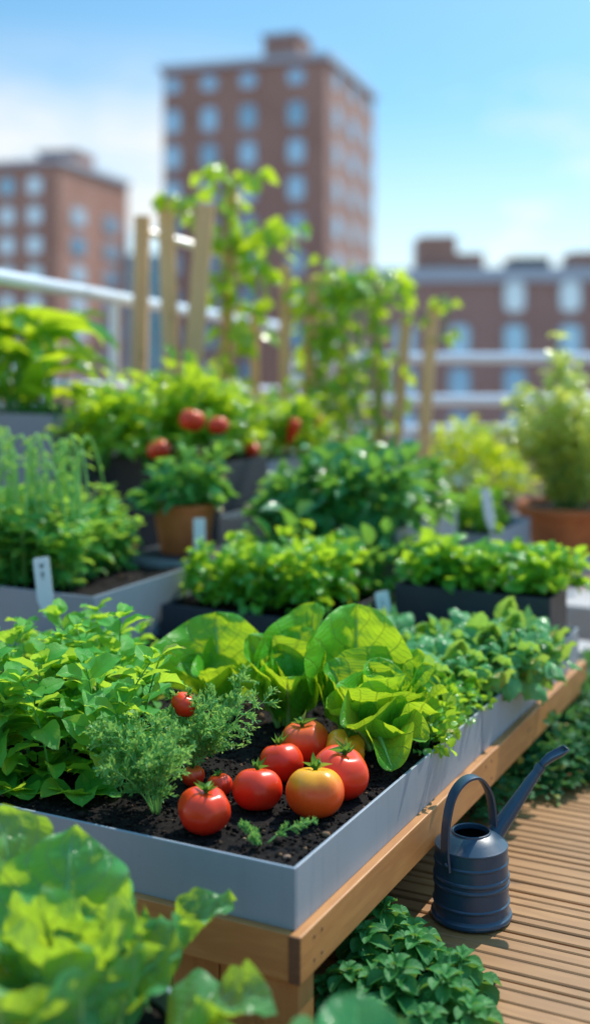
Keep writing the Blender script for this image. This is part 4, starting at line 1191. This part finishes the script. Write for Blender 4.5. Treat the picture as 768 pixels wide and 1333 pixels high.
# tower
C, L_, R_ = V2(425, 100), V2(213, 105), V2(487, 117)
tw = thing('brick_tower', 'tall brown brick apartment tower with a small rooftop house', 'building', (C.x, C.y, G0)); org = Vector(tw.location)
zt = zat(77, 100)
block(tw, org, C, L_, R_, G0, zt, 'wall', M['brick_tower'])
tL = (L_ - C).normalized(); tR = (R_ - C).normalized()
nL = Vector((tL.y, -tL.x, 0)) * 1; nL = nL if nL.y < 0 else -nL
nR = Vector((tR.y, -tR.x, 0)); nR = nR if nR.x > 0 else -nR
e = 0.35
block(tw, org, C + (nL + nR) * e, L_ + (nL - tL * -1) * e, R_ + (nR + tR) * e, zt + .02, zt + 0.55, 'parapet', M['trim'])
c2 = C + tL * ((425 - 373) / 1600 * 101) + tR * 3.0
block(tw, org, c2, c2 + tL * 3.2, c2 + tR * 4, zt + .56, zt + 3.0, 'rooftop_house', M['brick_tower'])
block(tw, org, c2 + (nL + nR) * .2, c2 + tL * 3.4 + nL * .2, c2 + tR * 4.2 + nR * .2, zt + 3.02, zt + 3.3, 'rooftop_house_roof', M['trim'])
lenL = (L_ - C).length; lenR = (R_ - C).length
for row in range(13):
    z = zat(97, 100) - row * 3.05
    for px in (388, 328, 278, 230):
        s = (425 - px) / 212.0; s = s * 1.02
        p = C + tL * lenL * s + nL * .02; p.z = z
        add_window(tw, org, p, -tL, nL, 1.3, 1.1 if row == 0 else 1.9, M['glass'])
    for s in (0.18, 0.5, 0.82):
        p = C + tR * lenR * s + nR * .02; p.z = z - (0 if row else 0)
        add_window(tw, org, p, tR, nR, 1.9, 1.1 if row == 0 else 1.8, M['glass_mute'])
# left building
C, L_, R_ = V2(78, 80), V2(-120, 84), V2(167, 92)
lb_ = thing('brick_building', 'red brick apartment block with stepped roof at the left edge', 'building', (C.x, C.y, G0)); org = Vector(lb_.location)
zt = zat(213, 80)
block(lb_, org, C, L_, R_, G0, zt, 'wall', M['brick'])
tL = (L_ - C).normalized(); tR = (R_ - C).normalized()
nL = Vector((tL.y, -tL.x, 0)); nL = nL if nL.y < 0 else -nL
nR = Vector((tR.y, -tR.x, 0)); nR = nR if nR.x > 0 else -nR
block(lb_, org, C + (nL + nR) * .25, L_ + nL * .25, R_ + nR * .25, zt + .02, zt + 0.35, 'parapet', M['trim'])
c2 = C + tL * -0.0 + tR * 0.3
c2 = V2(98, 84)
block(lb_, org, c2, c2 + tL * 2.9, c2 + tR * 3.4, zt + .36, zt + 1.4, 'rooftop_house', M['brick'])
block(lb_, org, c2 + nR * .15, c2 + tL * 3.0 + nL * .15, c2 + tR * 3.5, zt + 1.42, zt + 1.6, 'rooftop_house_roof', M['trim'])
lenR = (R_ - C).length
for row in range(8):
    z = zat(240, 80) - row * 1.95
    for k in range(5):
        px = 42 - k * 41
        p = C + tL * ((78 - px) / 1600 * 80 * 1.01) + nL * .02; p.z = z
        add_window(lb_, org, p, -tL, nL, 0.95, 1.1, M['glass_pale'])
    for s in (0.24, 0.72):
        if row == 0: continue
        p = C + tR * lenR * s + nR * .02; p.z = z + .1
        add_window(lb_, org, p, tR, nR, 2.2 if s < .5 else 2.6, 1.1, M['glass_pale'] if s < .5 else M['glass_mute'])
# blue glass block behind
C, L_, R_ = V2(252, 130), V2(140, 131), V2(330, 150)
gb_ = thing('glass_building', 'blue grey glass block between the brick block and the tower', 'building', (C.x, C.y, G0)); org = Vector(gb_.location)
zt = zat(330, 130)
block(gb_, org, C, L_, R_, G0, zt, 'wall', M['curtain'])
for k in range(10):
    z = zt - 1.2 - k * 2.6
    a, b = C, L_
    MB().box(0, (b - a).length, -0.15, 0.05, -0.18, 0.18).build('floor_band', M['mullion'], gb_, loc=Vector((L_.x, L_.y, z)) - org, rz=math.atan2((C - L_).y, (C - L_).x))
# right building
C, L_, R_ = V2(470, 56), V2(455, 62), V2(1000, 53)
rb = thing('brick_building', 'long low mauve brick building with grey roof band at the right', 'building', (C.x, C.y, G0)); org = Vector(rb.location)
zt = zat(368, 56)
tL = (R_ - C).normalized(); nL = Vector((tL.y, -tL.x, 0)); nL = nL if nL.y < 0 else -nL
bk = Vector((0, 1, 0))
lenF = (R_ - C).length


def fbox(name, mat, s0, s1, d0, d1, z0, z1):
    a, b = C + tL * s0 + bk * d0, C + tL * s1 + bk * d0
    return block(rb, org, a, a + bk * (d1 - d0), b, z0, z1, name, mat)


fbox('wall', M['brick_right'], 0, lenF, 0, 14, G0, zt)
fbox('roof_band', M['trim'], -.2, lenF, -.25, 14.2, zt + .01, zt + .62)
sx = lambda px: (px - 470) / 1600 * 55.5
fbox('rooftop_house', M['brick'], sx(552), sx(600), 1.5, 5, zt + .63, zat(307, 57))
fbox('rooftop_house', M['brick'], sx(601), sx(636), 1.5, 4, zt + .63, zat(330, 57))
fbox('plant_room', M['roof'], sx(673), sx(722), 1.5, 4, zt + .63, zat(336, 57))
fbox('rooftop_house', M['brick'], sx(752), sx(800), 1.5, 4, zt + .63, zat(330, 57))
for row in range(6):
    for k, px in enumerate((528, 598, 668, 738, 808, 878)):
        if row == 0 and k < 2: continue
        p = C + tL * sx(px) + nL * .02; p.z = zat(387, 56) - row * 1.95
        add_window(rb, org, p, tL, nL, 0.82, 1.3, M['glass_pale'] if row == 0 else M['glass'])
# neighbour far behind
C = V2(486, 140)
fb = thing('brick_building', 'distant low brick building just right of the tower', 'building', (C.x, C.y, G0)); org = Vector(fb.location)
block(fb, org, C, C + Vector((-1, 12, 0)), V2(560, 138), G0, zat(356, 140), 'wall', M['brick'])
block(fb, org, C + Vector((-.2, -.3, 0)), C + Vector((-1.2, 12, 0)), V2(562, 137.6), zat(356, 140) + .02, zat(351, 140), 'roof_band', M['trim'])


# ------------------------------------------------------------------ white markers
def marker(label, loc, w_, h_, rz=0, tilt=0.1, roll=0.0, marks=False):
    t = thing('plant_marker', label, 'plant marker', loc, rz); t.rotation_euler = (tilt, roll, rz)
    r_ = w_ * 0.14; pts = []
    for cx, cz, a0 in ((w_ / 2 - r_, h_ - r_, 0), (-w_ / 2 + r_, h_ - r_, 90)):
        for q in range(5): a = R(a0 + q * 22.5); pts.append((cx + r_ * math.cos(a), cz + r_ * math.sin(a)))
    pts += [(-w_ / 2, -0.01), (-w_ * .15, -0.05), (w_ * .15, -0.05), (w_ / 2, -0.01)]
    n = len(pts); V = [(x, -0.0015, z) for x, z in pts] + [(x, 0.0015, z) for x, z in pts]
    mk('marker_plate', V, [tuple(range(n)), tuple(range(2 * n - 1, n - 1, -1))] + [(i, i + n, (i + 1) % n + n, (i + 1) % n) for i in range(n)], M['white'], t)
    if marks:
        def sym(nm, poly):
            mk(nm, [(x * w_, -0.0024, z * h_) for x, z in poly], [tuple(range(len(poly)))], M['ink'], t)
        sym('printed_heart', [(0.0, .70), (.10, .755), (.14, .80), (.12, .835), (.05, .835), (0, .81), (-.05, .835), (-.12, .835), (-.14, .80), (-.10, .755)])
        sym('printed_leaf', [(0, .48), (.09, .52), (.11, .56), (.05, .61), (0, .65), (-.05, .61), (-.11, .56), (-.09, .52)])
        sym('printed_line', [(-.09, .43), (.09, .43), (.09, .455), (-.09, .455)])
    elif marks is not None:
        for k in range(3):
            mk('printed_line', [(x * w_, -0.0024, z * h_) for x, z in ((-.18, .45 + k * .13), (.2 - .08 * k, .45 + k * .13), (.2 - .08 * k, .49 + k * .13), (-.18, .49 + k * .13))], [(0, 1, 2, 3)], M['ink'], t)
    return t


p = at(59, 775, 2.86); marker('white plant marker printed with two small symbols in the left grey box', p, 0.037, 0.088, 0.05, -0.08, -0.12, True)
p = at(503, 812, 3.06); marker('white plant marker at the gap between the two charcoal boxes', p, 0.034, 0.08, 0.1, -0.1, -0.15, False)
p = at(260, 703, 3.42); marker('blank white plant marker in front of the small terracotta pot', p, 0.032, 0.06, 0.0, -0.1, -0.02, None)
p = at(637, 672, 4.02); marker('blank white plant marker in the grey box before the large pot', p, 0.032, 0.09, 0.0, -0.1, -0.15, None)

# ------------------------------------------------------------------ watering can
cxy = Vector((0.306, 2.138, DZ))
can = thing('watering_can', 'navy blue metal watering can standing on the deck beside the stand', 'watering can', cxy)
R0 = 0.066
prof = [(0.001, 0.002), (0.066, 0.002), (0.0695, 0.004), (0.0705, 0.007), (0.0695, 0.011), (0.067, 0.013), (0.0655, 0.016), (0.0645, 0.028),
        (0.0665, 0.030), (0.0668, 0.033), (0.0645, 0.035), (0.0638, 0.060), (0.0655, 0.0615), (0.0662, 0.064), (0.0655, 0.0665), (0.0638, 0.068), (0.0638, 0.072), (0.0655, 0.0735), (0.0662, 0.076), (0.0655, 0.0785), (0.0636, 0.080),
        (0.0630, 0.098), (0.0645, 0.0995), (0.0648, 0.102), (0.0630, 0.1045), (0.0625, 0.124), (0.0635, 0.1255), (0.063, 0.1275), (0.060, 0.1295), (0.050, 0.137), (0.040, 0.1435), (0.034, 0.146), (0.0335, 0.1485), (0.032, 0.1495), (0.0308, 0.148), (0.0308, 0.140)]
MB().lathe(prof, 72).build('body', M['can'], can, True, 14)
MB().lathe([(0.0306, 0.1415), (0.050, 0.132), (0.056, 0.11), (0.057, 0.05), (0.001, 0.05)], 48).build('inside', M['can_in'], can, True)


def strap(path, width, th, side, name, parent):
    V = []; F = []
    n = len(path)
    for i, p in enumerate(path):
        t_ = (Vector(path[min(i + 1, n - 1)]) - Vector(path[max(i - 1, 0)])).normalized()
        s_ = Vector(side); s_ = (s_ - t_ * s_.dot(t_)).normalized(); nn = t_.cross(s_)
        wd = width(i / (n - 1)) if callable(width) else width
        for a, b in ((-.5, -.5), (-.42, -.62), (.42, -.62), (.5, -.5), (.5, .5), (.42, .62), (-.42, .62), (-.5, .5)):
            V.append(Vector(p) + s_ * a * wd + nn * b * th)
    for i in range(n - 1):
        for k in range(8): F.append((i * 8 + k, i * 8 + (k + 1) % 8, (i + 1) * 8 + (k + 1) % 8, (i + 1) * 8 + k))
    F += [tuple(range(7, -1, -1)), tuple(range((n - 1) * 8, n * 8))]
    return mk(name, V, F, M['can'], parent, True, autosharp=50)


def lp(px, py, D): return np.array(at(px, py, D)) - np.array(cxy)


def catmull(P, n=8):
    P = [np.asarray(p, float) for p in P]; P = [2 * P[0] - P[1]] + P + [2 * P[-1] - P[-2]]; out = []
    for i in range(1, len(P) - 2):
        for k in range(n):
            t = k / n
            out.append(0.5 * (2 * P[i] + (P[i + 1] - P[i - 1]) * t + (2 * P[i - 1] - 5 * P[i] + 4 * P[i + 1] - P[i + 2]) * t * t + (3 * P[i] - P[i - 1] - 3 * P[i + 1] + P[i + 2]) * t ** 3))
    out.append(P[-2]); return out


hpth = catmull([lp(581, 1133, 2.09), lp(579, 1105, 2.085), lp(581, 1070, 2.085), lp(589, 1036, 2.09), lp(604, 1016, 2.105), lp(621, 1012, 2.125), lp(634, 1027, 2.15), lp(640, 1050, 2.17), lp(642, 1078, 2.175)], 8)
hd = strap(hpth, lambda t: 0.021, 0.004, (0.45, -0.9, 0), 'handle', can)
for q, s in ((lp(581, 1126, 2.084), 0.004),):
    MB().lathe([(0.0001, .004), (.003, .0035), (.0045, .001), (.0045, 0)], 14).build('rivet', M['can'], hd, True, loc=q).rotation_euler = (R(90), 0, -0.5)
# little bracket pad on the shoulder
MB().box(-.012, .012, -.006, .006, 0, .012, .002).build('bracket', M['can'], hd, loc=lp(640, 1088, 2.185))
# spout
sp_path = catmull([lp(636, 1108, 2.16), lp(645, 1084, 2.175), lp(660, 1062, 2.185), lp(676, 1038, 2.195), lp(692, 1014, 2.205), lp(702, 1000, 2.21)], 6)
V, F = tube(sp_path, [0.019 - 0.0115 * (i / (len(sp_path) - 1)) ** 0.8 for i in range(len(sp_path))], 20, False)
spt = mk('spout', V, F, M['can'], can, True)
# flared open scoop at the tip
tip = [lp(702, 1000, 2.21), lp(707, 993, 2.212), lp(716, 986, 2.215), lp(727, 980, 2.218), lp(737, 974, 2.22)]
V = []; F = []
ns = 20
rads = [(.0075, .0075), (.0095, .0085), (.0125, .010), (.0145, .0095), (.0135, .006)]
for (p, (ra, rb_)) in zip(tip, rads):
    t_ = Vector(tip[-1] - tip[0]).normalized(); s_ = Vector((0.25, -0.95, 0.1)); s_ = (s_ - t_ * s_.dot(t_)).normalized(); nn = s_.cross(t_)
    if nn.z < 0: nn = -nn
    for k in range(ns + 1):
        a = PI * k / ns + PI
        V.append(Vector(p) + s_ * math.cos(a) * ra + nn * (math.sin(a) * rb_ + rb_ * .35))
for i in range(4):
    for k in range(ns): b = i * (ns + 1) + k; F.append((b, b + 1, b + ns + 2, b + ns + 1))
F.append(tuple(4 * (ns + 1) + k for k in range(ns + 1)))
sc = mk('spout_lip', V, F, M['can'], spt, True)
md = sc.modifiers.new('solid', 'SOLIDIFY'); md.thickness = 0.002; md.offset = 0
MB().tube([lp(699, 1004, 2.209), lp(704, 997, 2.211)], [.0095, .0095], 18).build('spout_ring', M['can'], spt, True, 50)

# ------------------------------------------------------------------ ground plants beside the stand
sbd = thing('soil_bed', 'dark soil patch with grey stones at the foot of the stand', 'soil bed', T(0.2, -0.13, DZ + .002), RZ)
soil_mesh('soil', -0.13, 0.06, -0.38, 0.13, 0.006, sbd, 0.012, 0.008, 900, (0.003, 0.009), 15)
sed = []
for k in range(3):
    t = thing('stonecrop', '', 'ground plant', (0, 0, 0)); f = Fol(200 + k); st = Stem(); r = np.random.default_rng(200 + k)
    for q in range(4):
        a = q * 2 * PI / 4 + r.normal(0, .3); b = np.array((0, 0, 0)); e = np.array((math.cos(a), math.sin(a), 0)) * r.uniform(0.02, 0.05) + (0, 0, r.uniform(0.03, 0.065))
        if q == 0: e = np.array((0, 0, 0.085))
        pa = bez(b, e * (.6, .6, .5), e, 6); st.add(pa, 0.0022, 0.0016, 6)
        for lev in range(4):
            for c in range(4):
                aa = lev * 0.8 + c * 2 * PI / 4 + r.normal(0, .12); tl = (-0.1, 0.2, 0.55, 0.95)[lev]
                L = (0.048, 0.046, 0.036, 0.022)[lev] * r.uniform(.85, 1.15)
                f.add(TS[1], pa[-1] - (0, 0, 0.012 * (3 - lev) * .6), unit(aa, tl), L, L * 0.62, rand=0.2 + lev * .2 + r.uniform(-.15, .15), roll=r.normal(0, .15))
    st.build('stem', M['stem'], t); f.build('foliage', M['sedum'], t); sed.append(t)
sspots = [(452, 1290), (515, 1300), (580, 1312), (475, 1245), (540, 1252), (600, 1276), (480, 1345), (555, 1350), (500, 1215)]
for k, (px, py) in enumerate(sspots):
    o = sed[k] if k < 3 else dup(sed[k % 3], (0, 0, 0))
    p = on(px, py + 22, DZ + 0.01); s = 0.85 + 0.3 * ((k * 13) % 7) / 7
    o.location = p; o.rotation_euler = (0, 0, k * 1.1); o.scale = (s, s, s * .78)
    tag(o, 'green stonecrop rosette in the soil patch below the watering can', 'ground plant', 'stonecrop rosettes at the foot of the stand')
for k, (px, py, s) in enumerate(((427, 1310, .012), (530, 1322, .02), (450, 1340, .014))):
    V = pv * (1 + 0.3 * np.array([noise.noise(Vector(q) * 1.2 + Vector((k * 3, 1, 0))) for q in pv]))[:, None] * (s, s * .8, s * .6)
    tag(mk('stone', V, pf, M['stone'], None, True, loc=on(px, py, DZ + .012)), 'grey stone lying among the stonecrop in the soil patch', 'stone', 'grey stones in the soil patch')
# dark shrubs beyond the can
sh = []
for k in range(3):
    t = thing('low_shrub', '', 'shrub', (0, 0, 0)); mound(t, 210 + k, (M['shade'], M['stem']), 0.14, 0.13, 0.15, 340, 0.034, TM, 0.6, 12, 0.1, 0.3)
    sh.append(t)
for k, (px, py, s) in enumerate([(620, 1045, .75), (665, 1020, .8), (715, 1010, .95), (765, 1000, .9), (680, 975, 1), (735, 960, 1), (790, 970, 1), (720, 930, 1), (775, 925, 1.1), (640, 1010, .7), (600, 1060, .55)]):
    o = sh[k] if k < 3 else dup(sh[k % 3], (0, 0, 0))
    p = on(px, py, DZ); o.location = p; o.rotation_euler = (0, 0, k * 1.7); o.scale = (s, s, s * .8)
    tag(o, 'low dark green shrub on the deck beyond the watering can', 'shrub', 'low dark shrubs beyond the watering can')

# ------------------------------------------------------------------ foreground chard
def chardw(t): return np.clip(np.where(t < 0.26, 0.07, np.sin(PI * np.clip((t - 0.22) / 0.78, 0, 1) ** 0.72) ** 0.75), 0.05, 1)


ZF = 1.2
fp = (-0.29, 1.52, 0.17)
pot('grey tub in the near left corner holding the blurred chard', (-0.30, 1.50, DZ), 0.17, 0.13, 0.165, M['metal_mid'], 0.12, 'plant_tub')
org = np.array(fp)


def leaf_from(px0, py0, px1, py1, D0, D1, W, dr):
    """leaf whose base and tip stand at the given spots"""
    D0, D1, W = D0 * ZF, D1 * ZF, W * ZF
    a = np.array(at(px0, py0, D0)) - org; b = np.array(at(px1, py1, D1)) - org
    d = b - a; L = float(np.linalg.norm(d)) * (1 + dr * 0.12)
    az = math.degrees(math.atan2(d[1], d[0])); tl = math.degrees(math.asin(d[2] / np.linalg.norm(d)))
    return (az, tl + math.degrees(dr) * 0.5, L, W, dr, tuple(a))


LV = [leaf_from(80, 1300, 95, 1078, 1.27, 1.33, .155, .15), leaf_from(40, 1250, -5, 1062, 1.3, 1.36, .15, .4), leaf_from(20, 1330, -20, 1200, 1.22, 1.2, .15, .5), leaf_from(120, 1380, 240, 1205, 1.22, 1.26, .12, .3),
      leaf_from(170, 1330, 296, 1158, 1.30, 1.36, .062, .1), leaf_from(60, 1400, 30, 1215, 1.18, 1.16, .14, .4), leaf_from(150, 1400, 190, 1235, 1.18, 1.17, .13, .35), leaf_from(180, 1400, 345, 1300, 1.19, 1.2, .13, .6),
      leaf_from(100, 1430, 120, 1280, 1.14, 1.12, .13, .5), leaf_from(10, 1420, -10, 1290, 1.14, 1.1, .13, .5), leaf_from(200, 1430, 300, 1340, 1.14, 1.14, .12, .5), leaf_from(100, 1290, 150, 1130, 1.33, 1.4, .12, .3), leaf_from(120, 1300, 60, 1130, 1.36, 1.42, .13, .3)]
rc = np.random.default_rng(77)
for k in range(17):
    bx, by = rc.uniform(0, 170), rc.uniform(1290, 1400); tx = bx + rc.uniform(-80, 70); ty = max(by - rc.uniform(90, 190), 1105 + max(0, tx - 40) * .55)
    D_ = rc.uniform(1.18, 1.4)
    LV.append(leaf_from(bx, by, tx, ty + 10, D_, D_ + rc.uniform(-.05, .05), rc.uniform(.07, .115), rc.uniform(.3, .9)))
lettuce('large blurred chard with broad ribbed leaves in the near left corner', fp, LV, 31, M['chard'], 'chard', 'chard', (14, 30), None, 0, 0.1, pucker=0.07, wf=chardw, ribw=0.005)
for o in bpy.data.objects:
    pass
ZF = 1.0
org = np.array((0.075, 1.33, 0.19))
pot('small grey pot at the bottom edge before the stand corner', (0.075, 1.33, DZ), 0.075, 0.06, 0.155, M['metal_mid'], 0.15, 'plant_tub')
LV = [leaf_px(org, 460, 1430, 1.28, 466, 1293, 1.36, 98, .15, (0, -1, .5)), leaf_from(455, 1440, 520, 1360, 1.33, 1.26, .08, .8), leaf_from(450, 1440, 400, 1370, 1.33, 1.26, .08, .8), leaf_from(455, 1440, 460, 1370, 1.36, 1.42, .08, .7)]
lettuce('seedling with one broad round leaf at the bottom edge', tuple(org), LV, 32, M['deep'], 'seedling', 'broad_leaf_seedling', (12, 14), None, 0, 0.02, pucker=0.02, wf=roundl, ribw=0.002)
